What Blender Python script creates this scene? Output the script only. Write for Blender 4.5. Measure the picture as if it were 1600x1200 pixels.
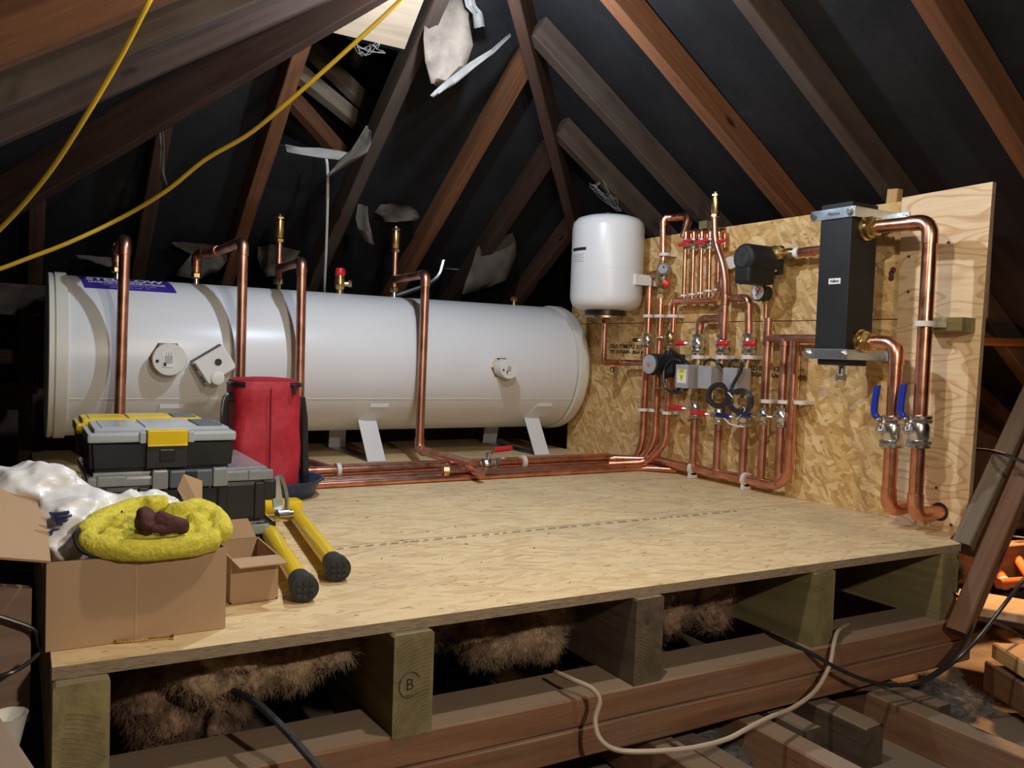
import bpy, bmesh, math, random
from mathutils import Vector, Matrix, noise
random.seed(7)
for o in list(bpy.data.objects): bpy.data.objects.remove(o)
S = bpy.context.scene; COL = S.collection
V = Vector

# ------------------------------------------------------------------ camera
F = 1300.0
CAM = V((0, 0, 0.5))
R3 = Matrix(((0.861, 0.009, 0.509), (-0.508, -0.053, 0.860), (0.035, -0.999, -0.041)))
def _orth():
    c2 = V((R3[0][2], R3[1][2], R3[2][2])).normalized()
    c0 = V((R3[0][0], R3[1][0], R3[2][0])); c0 = (c0 - c2*c0.dot(c2)).normalized()
    c1 = c2.cross(c0)
    return c0, c1, c2
c0, c1, c2 = _orth()
cd = bpy.data.cameras.new('camera'); cam = bpy.data.objects.new('camera', cd); COL.objects.link(cam)
cam.matrix_world = Matrix(((c0.x, -c1.x, -c2.x, CAM.x), (c0.y, -c1.y, -c2.y, CAM.y), (c0.z, -c1.z, -c2.z, CAM.z), (0, 0, 0, 1)))
cd.sensor_width = 36; cd.lens = F/1600*36; cd.clip_start = 0.02
S.camera = cam
def ray(u, v): return c0*(u-800) + c1*(v-600) + c2*F
def ax(u, v, x): d = ray(u, v); return CAM + d*((x-CAM.x)/d.x)     # measured point on the plane x = const
def ay(u, v, y): d = ray(u, v); return CAM + d*((y-CAM.y)/d.y)
def az(u, v, z): d = ray(u, v); return CAM + d*((z-CAM.z)/d.z)

# ------------------------------------------------------------------ world, lamps, exposure
w = bpy.data.worlds.new('world'); S.world = w; w.use_nodes = True
w.node_tree.nodes['Background'].inputs[0].default_value = (0.55, 0.6, 0.7, 1)
w.node_tree.nodes['Background'].inputs[1].default_value = 0.012
S.view_settings.view_transform = 'Standard'; S.view_settings.look = 'None'
S.view_settings.exposure = 0.22; S.view_settings.gamma = 1; S.view_settings.use_curve_mapping = False
def lamp(name, loc, watts, col, rad=0.03, kind='POINT'):
    l = bpy.data.lights.new(name, kind); l.energy = watts; l.color = col; l.shadow_soft_size = rad
    o = bpy.data.objects.new(name, l); COL.objects.link(o); o.location = loc
    return o
lamp('ridge_lamp_light', (1.12, 2.15, 1.53), 44, (0.76, 0.86, 1.0), 0.022)
lamp('second_ridge_lamp_light', (0.85, 1.12, 1.32), 29, (1.0, 0.90, 0.74), 0.022)
lamp('loft_lamp_light', (0.70, -0.35, 1.02), 58, (1.0, 0.87, 0.70), 0.035)
wl = lamp('eaves_work_lamp_light', (3.10, 1.75, 0.42), 60, (1.0, 0.50, 0.20), 0.04, 'SPOT')
wl.data.spot_size = math.radians(95); wl.data.spot_blend = 0.5
wl.rotation_euler = (V((2.85, 1.15, -0.3)) - V((3.10, 1.75, 0.42))).to_track_quat('-Z', 'Y').to_euler()

lamp('eaves_bounce_fill', (3.0, 1.55, 0.3), 3.5, (1.0, 0.38, 0.10), 0.04)  # added fill for orange bounce on the batten, no real lamp here
# ------------------------------------------------------------------ materials
def newmat(name):
    m = bpy.data.materials.new(name); m.use_nodes = True
    nt = m.node_tree; return m, nt, nt.nodes['Principled BSDF'], nt.links
def node(nt, t, **kw):
    n = nt.nodes.new(t)
    for k, v in kw.items():
        if k.startswith('i_'):
            key = k[2:]; key = int(key) if key.isdigit() else key.replace('_', ' ')
            n.inputs[key].default_value = v
        else: setattr(n, k, v)
    return n
def ramp(nt, stops, interp='LINEAR'):
    r = nt.nodes.new('ShaderNodeValToRGB'); cr = r.color_ramp; cr.interpolation = interp
    while len(cr.elements) < len(stops): cr.elements.new(0.5)
    for e, (p, c) in zip(cr.elements, stops): e.position = p; e.color = (c[0], c[1], c[2], 1)
    return r
def coords(nt, scale=(1, 1, 1), rot=(0, 0, 0), rnd=True):
    tc = node(nt, 'ShaderNodeTexCoord'); L = nt.links
    src = tc.outputs['Object']
    if rnd:
        oi = node(nt, 'ShaderNodeObjectInfo'); mu = node(nt, 'ShaderNodeVectorMath', operation='SCALE')
        cmb = node(nt, 'ShaderNodeCombineXYZ'); m1 = node(nt, 'ShaderNodeMath', operation='MULTIPLY', i_1=13.7)
        L.new(oi.outputs['Random'], m1.inputs[0]); L.new(m1.outputs[0], cmb.inputs[0]); L.new(m1.outputs[0], cmb.inputs[1]); L.new(m1.outputs[0], cmb.inputs[2])
        ad = node(nt, 'ShaderNodeVectorMath', operation='ADD'); L.new(src, ad.inputs[0]); L.new(cmb.outputs[0], ad.inputs[1]); src = ad.outputs[0]
    mp = node(nt, 'ShaderNodeMapping'); mp.inputs['Scale'].default_value = scale; mp.inputs['Rotation'].default_value = rot
    L.new(src, mp.inputs[0]); return mp.outputs[0]
def mix(nt, fac, a, b, bt='MIX'):
    m = nt.nodes.new('ShaderNodeMix'); m.data_type = 'RGBA'; m.blend_type = bt
    for s, x in ((m.inputs[0], fac), (m.inputs[6], a), (m.inputs[7], b)):
        if hasattr(x, 'is_output') or hasattr(x, 'links'): nt.links.new(x, s)
        elif isinstance(x, (int, float)): s.default_value = x
        else: s.default_value = (x[0], x[1], x[2], 1)
    return m.outputs[2]
def bump(nt, bsdf, h, strength=0.3, dist=0.01):
    b = node(nt, 'ShaderNodeBump'); b.inputs['Strength'].default_value = strength; b.inputs['Distance'].default_value = dist
    nt.links.new(h, b.inputs['Height']); nt.links.new(b.outputs[0], bsdf.inputs['Normal'])
def plain(name, col, rough=0.5, metal=0.0, var=0.12, scale=12, bmp=0.0, **kw):
    m, nt, b, L = newmat(name)
    n = node(nt, 'ShaderNodeTexNoise', i_Scale=scale, i_Detail=4.0); L.new(coords(nt), n.inputs['Vector'])
    r = ramp(nt, [(0.3, [c*(1-var) for c in col]), (0.7, [min(1, c*(1+var)) for c in col])])
    L.new(n.outputs[0], r.inputs[0]); L.new(r.outputs[0], b.inputs['Base Color'])
    b.inputs['Roughness'].default_value = rough; b.inputs['Metallic'].default_value = metal
    for k, v in kw.items(): b.inputs[k.replace('_', ' ')].default_value = v
    if bmp: bump(nt, b, n.outputs[0], bmp, 0.004)
    return m
def wood(name, dark, light, dust=None, dustamt=0.35, rough=0.75, stretch=1.6, fine=30):
    m, nt, b, L = newmat(name)
    v = coords(nt, (stretch, fine, fine)); n = node(nt, 'ShaderNodeTexNoise', i_Scale=1.0, i_Detail=6.0, i_Roughness=0.65, i_Distortion=0.6); L.new(v, n.inputs['Vector'])
    r = ramp(nt, [(0.28, dark), (0.75, light)]); L.new(n.outputs[0], r.inputs[0]); col = r.outputs[0]
    v2 = coords(nt, (3, 5, 5)); n2 = node(nt, 'ShaderNodeTexNoise', i_Scale=1.5, i_Detail=5.0); L.new(v2, n2.inputs['Vector'])
    r2 = ramp(nt, [(0.4, (0, 0, 0)), (0.72, (1, 1, 1))]); L.new(n2.outputs[0], r2.inputs[0])
    if dust: 
        mm = node(nt, 'ShaderNodeMath', operation='MULTIPLY', i_1=dustamt); L.new(r2.outputs[0], mm.inputs[0]); col = mix(nt, mm.outputs[0], col, dust)
        # dust settles on upward faces
        g = node(nt, 'ShaderNodeNewGeometry'); sx = node(nt, 'ShaderNodeSeparateXYZ'); L.new(g.outputs['Normal'], sx.inputs[0])
        rr = ramp(nt, [(0.6, (0, 0, 0)), (0.9, (0.85, 0.85, 0.85))]); L.new(sx.outputs[2], rr.inputs[0]); col = mix(nt, rr.outputs[0], col, dust)
    oi = node(nt, 'ShaderNodeObjectInfo'); hs = node(nt, 'ShaderNodeHueSaturation'); mr = node(nt, 'ShaderNodeMapRange', i_3=0.8, i_4=1.2)
    L.new(oi.outputs['Random'], mr.inputs[0]); L.new(mr.outputs[0], hs.inputs['Value']); L.new(col, hs.inputs['Color'])
    # a few knots and nail marks
    vk = coords(nt, (3.0, 9, 9)); vo = node(nt, 'ShaderNodeTexVoronoi', i_Scale=1.0); L.new(vk, vo.inputs['Vector'])
    rk = ramp(nt, [(0.05, (1, 1, 1)), (0.12, (0, 0, 0))]); L.new(vo.outputs['Distance'], rk.inputs[0])
    c3 = mix(nt, rk.outputs[0], hs.outputs[0], [d*0.4 for d in dark])
    L.new(c3, b.inputs['Base Color']); b.inputs['Roughness'].default_value = rough
    b.inputs['Specular IOR Level'].default_value = 0.25
    bump(nt, b, n.outputs[0], 0.35, 0.004)
    return m
def osb(name, lo, mid, hi, contrast=1.0, sc=1.0, smear=0.0, angles=(0.15, -0.5, 1.1)):
    m, nt, b, L = newmat(name); layers = []
    base = coords(nt)
    nd = node(nt, 'ShaderNodeTexNoise', i_Scale=9.0*sc, i_Detail=3.0); L.new(base, nd.inputs['Vector'])
    off = node(nt, 'ShaderNodeVectorMath', operation='SCALE'); off.inputs['Scale'].default_value = 0.035/sc; L.new(nd.outputs['Color'], off.inputs[0])
    wv = node(nt, 'ShaderNodeVectorMath', operation='ADD'); L.new(base, wv.inputs[0]); L.new(off.outputs[0], wv.inputs[1])
    for k, a in enumerate(angles):
        rot = node(nt, 'ShaderNodeVectorRotate', rotation_type='Z_AXIS'); rot.inputs['Angle'].default_value = a; L.new(wv.outputs[0], rot.inputs[0])
        mp = node(nt, 'ShaderNodeMapping'); mp.inputs['Scale'].default_value = (11*sc, (34+6*k)*sc, 0.01); mp.inputs['Location'].default_value = (k*3.3, k*7.1, 0); L.new(rot.outputs[0], mp.inputs[0])
        vo = node(nt, 'ShaderNodeTexVoronoi', i_Scale=1.0); vo.voronoi_dimensions = '2D'; L.new(mp.outputs[0], vo.inputs['Vector'])
        sp = node(nt, 'ShaderNodeSeparateColor'); L.new(vo.outputs['Color'], sp.inputs[0]); layers.append((sp, vo, mp))
    def th(s, t):
        g = node(nt, 'ShaderNodeMath', operation='GREATER_THAN', i_1=t); L.new(s, g.inputs[0]); return g.outputs[0]
    def vmix(f, a, c):
        mm = nt.nodes.new('ShaderNodeMix'); L.new(f, mm.inputs[0]); L.new(a, mm.inputs[2]); L.new(c, mm.inputs[3]); return mm.outputs[0]
    v01 = vmix(th(layers[0][0].outputs[1], 0.5), layers[0][0].outputs[0], layers[1][0].outputs[0])
    v = vmix(th(layers[2][0].outputs[1], 0.62), v01, layers[2][0].outputs[0])
    mp2 = node(nt, 'ShaderNodeMapping'); mp2.inputs['Scale'].default_value = (14*sc, 150*sc, 1); L.new(wv.outputs[0], mp2.inputs[0])
    fn = node(nt, 'ShaderNodeTexNoise', i_Scale=1.0, i_Detail=4.0); L.new(mp2.outputs[0], fn.inputs['Vector'])
    ad = node(nt, 'ShaderNodeMath', operation='MULTIPLY_ADD', i_1=0.30, i_2=-0.15); L.new(fn.outputs[0], ad.inputs[0])
    ad2 = node(nt, 'ShaderNodeMath', operation='ADD'); L.new(ad.outputs[0], ad2.inputs[0]); L.new(v, ad2.inputs[1])
    cc = node(nt, 'ShaderNodeMath', operation='MULTIPLY_ADD', i_1=contrast, i_2=0.5-0.5*contrast); L.new(ad2.outputs[0], cc.inputs[0])
    dk = [c*0.42 for c in lo]
    r = ramp(nt, [(0.0, dk), (0.05, lo), (0.45, mid), (1.0, hi)]); L.new(cc.outputs[0], r.inputs[0]); col = r.outputs[0]
    # dark short slivers
    mp3 = node(nt, 'ShaderNodeMapping'); mp3.inputs['Scale'].default_value = (26*sc, 95*sc, 1); mp3.inputs['Rotation'].default_value = (0, 0, 0.35); L.new(wv.outputs[0], mp3.inputs[0])
    sn = node(nt, 'ShaderNodeTexNoise', i_Scale=1.0, i_Detail=1.0); L.new(mp3.outputs[0], sn.inputs['Vector'])
    rs = ramp(nt, [(0.69, (0, 0, 0)), (0.74, (0.75, 0.75, 0.75))]); L.new(sn.outputs[0], rs.inputs[0]); col = mix(nt, rs.outputs[0], col, [c*0.35 for c in lo])
    if smear:
        ns = node(nt, 'ShaderNodeTexNoise', i_Scale=2.6, i_Detail=6.0, i_Roughness=0.6); L.new(base, ns.inputs['Vector'])
        rr = ramp(nt, [(0.5, (0, 0, 0)), (0.68, (smear, smear, smear))]); L.new(ns.outputs[0], rr.inputs[0]); col = mix(nt, rr.outputs[0], col, (0.33, 0.27, 0.20))
    L.new(col, b.inputs['Base Color']); b.inputs['Roughness'].default_value = 0.62; b.inputs['Specular IOR Level'].default_value = 0.3
    bump(nt, b, ad2.outputs[0], 0.25, 0.003)
    return m
def pine(name):
    m, nt, b, L = newmat(name)
    v = coords(nt, (1, 1, 1), rnd=False)
    n = node(nt, 'ShaderNodeTexNoise', i_Scale=2.3, i_Detail=1.5); 
    mp = node(nt, 'ShaderNodeMapping'); mp.inputs['Scale'].default_value = (1.1, 3.4, 1); mp.inputs['Location'].default_value = (0.3, 1.7, 0); L.new(v, mp.inputs[0]); L.new(mp.outputs[0], n.inputs['Vector'])
    ml = node(nt, 'ShaderNodeMath', operation='MULTIPLY', i_1=13.0); L.new(n.outputs[0], ml.inputs[0])
    fr = node(nt, 'ShaderNodeMath', operation='FRACT'); L.new(ml.outputs[0], fr.inputs[0])
    r = ramp(nt, [(0.0, (0.82, 0.62, 0.39)), (0.6, (0.80, 0.59, 0.36)), (0.88, (0.62, 0.38, 0.19)), (1.0, (0.79, 0.58, 0.36))]); L.new(fr.outputs[0], r.inputs[0])
    mp2 = node(nt, 'ShaderNodeMapping'); mp2.inputs['Scale'].default_value = (5, 90, 1); L.new(v, mp2.inputs[0])
    n2 = node(nt, 'ShaderNodeTexNoise', i_Scale=1.0, i_Detail=3.0); L.new(mp2.outputs[0], n2.inputs['Vector'])
    rr = ramp(nt, [(0.3, (0.86, 0.84, 0.8)), (0.7, (1, 1, 1))]); L.new(n2.outputs[0], rr.inputs[0])
    col = mix(nt, 1.0, r.outputs[0], rr.outputs[0], 'MULTIPLY')
    vo = node(nt, 'ShaderNodeTexVoronoi', i_Scale=6.5); L.new(v, vo.inputs['Vector'])
    rk = ramp(nt, [(0.04, (1, 1, 1)), (0.10, (0, 0, 0))]); L.new(vo.outputs['Distance'], rk.inputs[0])
    col = mix(nt, rk.outputs[0], col, (0.30, 0.14, 0.06))
    L.new(col, b.inputs['Base Color']); b.inputs['Roughness'].default_value = 0.5; b.inputs['Specular IOR Level'].default_value = 0.35
    return m
def metal(name, c1, c2, rough=0.3, scale=18, stain=None, bmp=0.0):
    m, nt, b, L = newmat(name)
    n = node(nt, 'ShaderNodeTexNoise', i_Scale=scale, i_Detail=5.0); L.new(coords(nt), n.inputs['Vector'])
    r = ramp(nt, [(0.35, c1), (0.68, c2)]); L.new(n.outputs[0], r.inputs[0]); L.new(r.outputs[0], b.inputs['Base Color'])
    b.inputs['Metallic'].default_value = 1.0
    rr = node(nt, 'ShaderNodeMapRange', i_3=rough*0.8, i_4=rough*1.5); L.new(n.outputs[0], rr.inputs[0]); L.new(rr.outputs[0], b.inputs['Roughness'])
    if bmp: bump(nt, b, n.outputs[0], bmp, 0.002)
    return m
def felt(name):
    m, nt, b, L = newmat(name)
    n = node(nt, 'ShaderNodeTexNoise', i_Scale=3.0, i_Detail=7.0, i_Roughness=0.65); L.new(coords(nt), n.inputs['Vector'])
    r = ramp(nt, [(0.3, (0.008, 0.008, 0.0095)), (0.65, (0.016, 0.016, 0.018)), (0.82, (0.042, 0.040, 0.038))]); L.new(n.outputs[0], r.inputs[0]); L.new(r.outputs[0], b.inputs['Base Color'])
    b.inputs['Roughness'].default_value = 0.8; b.inputs['Specular IOR Level'].default_value = 0.15
    n2 = node(nt, 'ShaderNodeTexNoise', i_Scale=90.0, i_Detail=4.0); L.new(coords(nt), n2.inputs['Vector'])
    bump(nt, b, n2.outputs[0], 0.5, 0.003)
    return m

M = {}
M['rafter'] = wood('old_rafter_timber', (0.020, 0.010, 0.007), (0.066, 0.030, 0.019), (0.06, 0.045, 0.036), 0.3)
M['raftero'] = wood('orange_lit_rafter_timber', (0.060, 0.023, 0.010), (0.17, 0.068, 0.028), (0.09, 0.055, 0.036), 0.2)  # orange wood tone, with the warm light on undersides put into it
M['rafterg'] = wood('grey_rafter_timber', (0.022, 0.014, 0.011), (0.062, 0.040, 0.029), (0.068, 0.055, 0.044), 0.5)
M['rafterg2'] = wood('dusty_grey_timber', (0.10, 0.075, 0.055), (0.22, 0.17, 0.125), (0.24, 0.19, 0.14), 0.5)
M['joist'] = wood('brown_joist_timber', (0.13, 0.060, 0.032), (0.30, 0.150, 0.082), (0.24, 0.185, 0.135), 0.3)
M['dark_joist'] = wood('blackened_timber', (0.035, 0.026, 0.02), (0.13, 0.09, 0.062), (0.24, 0.185, 0.135), 0.3)
M['treated'] = wood('treated_green_timber', (0.13, 0.105, 0.045), (0.33, 0.27, 0.13), (0.22, 0.19, 0.12), 0.35, fine=22)
M['fresh'] = wood('fresh_timber', (0.45, 0.25, 0.09), (0.66, 0.43, 0.20), (0.40, 0.30, 0.2), 0.3)
M['pale_wood'] = wood('pale_timber', (0.36, 0.28, 0.19), (0.55, 0.44, 0.32), (0.33, 0.28, 0.21), 0.25)
M['osbfloor'] = osb('floor_osb', (0.54, 0.36, 0.17), (0.71, 0.53, 0.295), (0.80, 0.64, 0.39), 0.55, 1.35, 0.35, (0.05, -0.35, 0.5))
M['osbwall'] = osb('wall_osb', (0.46, 0.26, 0.085), (0.63, 0.40, 0.155), (0.80, 0.60, 0.32), 0.85, 1.6, 0.0, (0.25, -0.5, 0.95))
_m, _nt, _b, _L = newmat('strand_board_cut_edge')
_n = node(_nt, 'ShaderNodeTexNoise', i_Scale=1.0, i_Detail=5.0, i_Roughness=0.7); _L.new(coords(_nt, (45, 45, 420)), _n.inputs['Vector'])
_r2 = ramp(_nt, [(0.28, (0.10, 0.065, 0.04)), (0.45, (0.27, 0.20, 0.13)), (0.75, (0.42, 0.32, 0.21))]); _L.new(_n.outputs[0], _r2.inputs[0]); _L.new(_r2.outputs[0], _b.inputs['Base Color']); _b.inputs['Roughness'].default_value = 0.8; bump(_nt, _b, _n.outputs[0], 0.4, 0.003); M['osbedge'] = _m
M['pine'] = pine('pine_plywood')
M['plyedge'] = wood('plywood_cut_edge', (0.28, 0.19, 0.12), (0.50, 0.37, 0.25), None)
M['copper'] = metal('copper_pipe', (0.62, 0.27, 0.17), (0.82, 0.42, 0.29), 0.26, 22)
M['copperdull'] = metal('tarnished_copper', (0.40, 0.19, 0.13), (0.66, 0.35, 0.25), 0.34, 14)
M['brass'] = metal('brass', (0.62, 0.42, 0.15), (0.85, 0.64, 0.30), 0.25, 30)
M['oldbrass'] = metal('dull_brass', (0.36, 0.26, 0.13), (0.58, 0.42, 0.22), 0.32, 30)
M['chrome'] = metal('plated_valve_metal', (0.55, 0.54, 0.52), (0.80, 0.79, 0.76), 0.22, 40)
M['zinc'] = metal('zinc_plated_steel', (0.42, 0.50, 0.55), (0.66, 0.72, 0.76), 0.3, 14)
M['alu'] = plain('brushed_aluminium', (0.50, 0.51, 0.53), 0.45, 0.5, 0.08, 10)
M['white'] = plain('tank_enamel', (0.74, 0.745, 0.76), 0.33, 0, 0.02, 5)
M['whitecap'] = plain('cream_plastic', (0.72, 0.70, 0.62), 0.4, 0, 0.03)
M['whiteplas'] = plain('white_plastic', (0.75, 0.74, 0.70), 0.4, 0, 0.05)
M['clip'] = plain('white_clip_plastic', (0.70, 0.66, 0.60), 0.45, 0, 0.08)
M['black'] = plain('black_plastic', (0.012, 0.012, 0.014), 0.35, 0, 0.2)
M['foam'] = plain('black_foam_casing', (0.007, 0.007, 0.008), 0.62, 0, 0.5, 8, 0.3)
M['rubber'] = plain('black_rubber', (0.022, 0.024, 0.026), 0.7, 0, 0.4, 60, 0.6)
M['navy'] = plain('navy_print', (0.02, 0.025, 0.10), 0.4)
M['purple'] = plain('purple_label', (0.055, 0.030, 0.33), 0.3, 0, 0.08)
M['labelwhite'] = plain('label_white', (0.78, 0.78, 0.78), 0.4, 0, 0.02)
M['ink'] = plain('black_ink', (0.02, 0.018, 0.015), 0.6)
M['red'] = plain('red_lever_sleeve', (0.62, 0.020, 0.030), 0.3, 0, 0.1)
M['blue'] = plain('blue_lever_sleeve', (0.010, 0.035, 0.36), 0.3, 0, 0.1)
M['yellow'] = plain('yellow_plastic', (0.80, 0.56, 0.006), 0.3, 0, 0.05)
M['ylabel'] = plain('yellow_warning', (0.80, 0.72, 0.02), 0.4, 0, 0.02)
M['cloth_red'] = plain('red_nylon', (0.42, 0.012, 0.030), 0.6, 0, 0.15, 40, 0.4)
M['darkplas'] = plain('dark_toolbox_plastic', (0.016, 0.018, 0.023), 0.42, 0, 0.25)
M['greyplas'] = plain('slate_toolbox_plastic', (0.10, 0.12, 0.15), 0.4, 0, 0.12)
M['lid'] = plain('clear_frosted_lid', (0.50, 0.56, 0.62), 0.22, 0, 0.10, 7, 0.0)
M['lid'].node_tree.nodes['Principled BSDF'].inputs['Transmission Weight'].default_value = 0.12
M['lid2'] = plain('smoky_clear_lid', (0.36, 0.39, 0.42), 0.16, 0, 0.2, 9, 0.0)
M['lid2'].node_tree.nodes['Principled BSDF'].inputs['Transmission Weight'].default_value = 0.25
M['tub'] = plain('navy_tub_plastic', (0.018, 0.038, 0.105), 0.4, 0, 0.15)
M['card'] = plain('brown_cardboard', (0.42, 0.275, 0.165), 0.8, 0, 0.06, 5)
M['cardin'] = plain('cardboard_inside', (0.48, 0.33, 0.21), 0.85, 0, 0.06, 5)
M['towel'] = plain('yellow_microfibre', (0.62, 0.55, 0.06), 0.95, 0, 0.16, 150, 0.8)
M['brownrag'] = plain('brown_felt_rag', (0.085, 0.030, 0.030), 0.95, 0, 0.25, 90, 0.9)
M['grey'] = plain('grey_plastic', (0.30, 0.30, 0.30), 0.4)
M['gauge'] = plain('gauge_face', (0.6, 0.6, 0.62), 0.3)
M['cabley'] = plain('yellow_cable_sheath', (0.50, 0.33, 0.02), 0.4, 0, 0.05)
M['cableb'] = plain('black_cable_sheath', (0.018, 0.018, 0.02), 0.35)
M['cablew'] = plain('off_white_cable_sheath', (0.42, 0.33, 0.25), 0.5, 0, 0.1)
M['cableg'] = plain('grey_cable_sheath', (0.50, 0.50, 0.48), 0.5)
M['felt'] = felt('bitumen_roofing_felt')
M['flap'] = plain('dimmed_felt_backing', (0.068, 0.056, 0.045), 0.85, 0, 0.3, 16, 0.5)  # backing darkened for far flaps: weaker lamplight put into the colour
M['flaplight'] = plain('pale_paper_edge', (0.17, 0.163, 0.15), 0.8, 0, 0.25, 16, 0.5)
M['web'] = plain('dusty_cobweb', (0.28, 0.27, 0.26), 0.9)
M['plaster'] = plain('dusty_plaster', (0.17, 0.14, 0.115), 0.95, 0, 0.35, 9, 0.8)
M['brick'] = plain('dusty_brickwork', (0.10, 0.065, 0.05), 0.95, 0, 0.4, 12, 0.8)
M['wool'] = plain('brown_mineral_wool', (0.27, 0.165, 0.115), 1.0, 0, 0.5, 40, 1.0)
M['woolp'] = plain('pale_mineral_wool', (0.42, 0.30, 0.19), 1.0, 0, 0.4, 26, 1.0)
M['orangelitpipe'] = plain('orange_lit_plastic_pipe', (0.62, 0.17, 0.06), 0.45, 0, 0.08)  # warm orange light put into the pipe's base colour
M['insul_grey'] = plain('grey_loose_insulation', (0.15, 0.145, 0.14), 1.0, 0, 0.4, 60, 1.0)
# bulb that really glows
_m, _nt, _b, _L = newmat('glowing_bulb'); _b.inputs['Emission Color'].default_value = (0.86, 0.92, 1, 1); _b.inputs['Emission Strength'].default_value = 30; M['bulb'] = _m
# white carrier bag with navy print
_m, _nt, _b, _L = newmat('white_polythene_bag')
_b.inputs['Base Color'].default_value = (0.80, 0.80, 0.82, 1); _b.inputs['Roughness'].default_value = 0.35; _b.inputs['Transmission Weight'].default_value = 0.0
_n = node(_nt, 'ShaderNodeTexVoronoi', i_Scale=16.0, feature='DISTANCE_TO_EDGE'); _L.new(coords(_nt), _n.inputs['Vector']); bump(_nt, _b, _n.outputs[0], 0.15, 0.02); M['bag'] = _m

# ------------------------------------------------------------------ mesh builder
def frame(d, up=V((0, 0, 1))):
    d = d.normalized()
    if abs(d.dot(up)) > 0.98: up = V((0, 1, 0)) if abs(d.y) < 0.9 else V((1, 0, 0))
    s = up.cross(d).normalized(); t = d.cross(s).normalized()
    return d, s, t
class MB:
    def __init__(s): s.v = []; s.f = []; s.sm = []; s.mi = []; s.m = 0
    def add(s, vs, fs, smooth=False):
        b = len(s.v); s.v += [V(p) for p in vs]
        for f in fs: s.f.append([b+i for i in f]); s.sm.append(smooth); s.mi.append(s.m)
        return s
    def box(s, c, size, mat=None, bev=0.0):
        c = V(c); hx, hy, hz = [q/2 for q in size]; mat = mat or Matrix.Identity(3)
        if bev <= 0:
            vs = [c + mat @ V((x, y, z)) for x in (-hx, hx) for y in (-hy, hy) for z in (-hz, hz)]
            return s.add(vs, [(0,1,3,2),(4,6,7,5),(0,4,5,1),(2,3,7,6),(0,2,6,4),(1,5,7,3)])
        bm = bmesh.new(); bmesh.ops.create_cube(bm, size=1)
        for v in bm.verts: v.co = V((v.co.x*hx*2, v.co.y*hy*2, v.co.z*hz*2))
        bmesh.ops.bevel(bm, geom=bm.edges[:], offset=bev, segments=2, affect='EDGES', profile=0.6)
        bm.verts.ensure_lookup_table()
        vs = [c + mat @ v.co for v in bm.verts]; fs = [[v.index for v in f.verts] for f in bm.faces]; bm.free()
        return s.add(vs, fs)
    def bb(s, x0, x1, y0, y1, z0, z1, bev=0.0): return s.box(((x0+x1)/2, (y0+y1)/2, (z0+z1)/2), (x1-x0, y1-y0, z1-z0), None, bev)
    def rings(s, rings, closed_ring=True, caps=True, smooth=True, loop=False):
        n = len(rings[0]); vs = [p for r in rings for p in r]; fs = []
        k = len(rings); rng = range(k if loop else k-1)
        for i in rng:
            a = i*n; b = ((i+1) % k)*n
            for j in range(n if closed_ring else n-1):
                fs.append((a+j, a+(j+1) % n, b+(j+1) % n, b+j))
        s.add(vs, fs, smooth)
        if caps and not loop:
            b0 = len(s.v)-len(vs)
            s.f.append([b0+j for j in range(n)][::-1]); s.sm.append(False); s.mi.append(s.m)
            s.f.append([b0+(k-1)*n+j for j in range(n)]); s.sm.append(False); s.mi.append(s.m)
        return s
    def tube(s, pts, r, seg=12, loop=False, caps=True, squash=1.0, up=V((0, 0, 1))):
        pts = [V(p) for p in pts]; k = len(pts); rs = r if isinstance(r, (list, tuple)) else [r]*k
        rings = []; pn = None
        for i, p in enumerate(pts):
            if loop: t = (pts[(i+1) % k]-pts[i-1])
            else: t = (pts[min(i+1, k-1)]-pts[max(i-1, 0)])
            t = t.normalized() if t.length > 1e-9 else V((0, 0, 1))
            if pn is None: _, pn, _ = frame(t, up)
            pn = (pn - t*pn.dot(t)); pn = pn.normalized() if pn.length > 1e-6 else frame(t)[1]
            b = t.cross(pn)
            rings.append([p + (pn*math.cos(a) + b*math.sin(a)*squash)*rs[i] for a in [2*math.pi*q/seg for q in range(seg)]])
        return s.rings(rings, True, caps, True, loop)
    def lathe(s, o, d, prof, seg=24, up=V((0, 0, 1)), smooth=True):
        # prof: list of (distance along d, radius)
        o = V(o); d, a, b = frame(V(d), up)
        rings = [[o + d*h + (a*math.cos(q) + b*math.sin(q))*max(r, 1e-5) for q in [2*math.pi*i/seg for i in range(seg)]] for h, r in prof]
        n = len(s.sm); s.rings(rings, True, True, smooth); 
        # flat shading across sharp profile steps
        return s
    def cyl(s, a, b, r, seg=20, r2=None):
        a = V(a); b = V(b); L = (b-a).length; return s.lathe(a, b-a, [(0, r), (L, r if r2 is None else r2)], seg)
    def hexn(s, a, b, r):
        a = V(a); b = V(b); L = (b-a).length; c = L*0.18
        return s.lathe(a, b-a, [(0, r*0.88), (c, r), (L-c, r), (L, r*0.88)], 6, smooth=False)
    def bar(s, a, b, w, h, up=V((0, 0, 1)), bev=0.0):
        a = V(a); b = V(b); d, sd, t = frame(b-a, up)
        m = Matrix((d, sd, t)).transposed(); return s.box((a+b)/2, ((b-a).length, w, h), m, bev)
    def poly(s, pts, ext):
        pts = [V(p) for p in pts]; ext = V(ext); n = len(pts)
        vs = pts + [p+ext for p in pts]
        return s.add(vs, [list(range(n))[::-1], list(range(n, 2*n))] + [(i, (i+1) % n, n+(i+1) % n, n+i) for i in range(n)])
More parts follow.
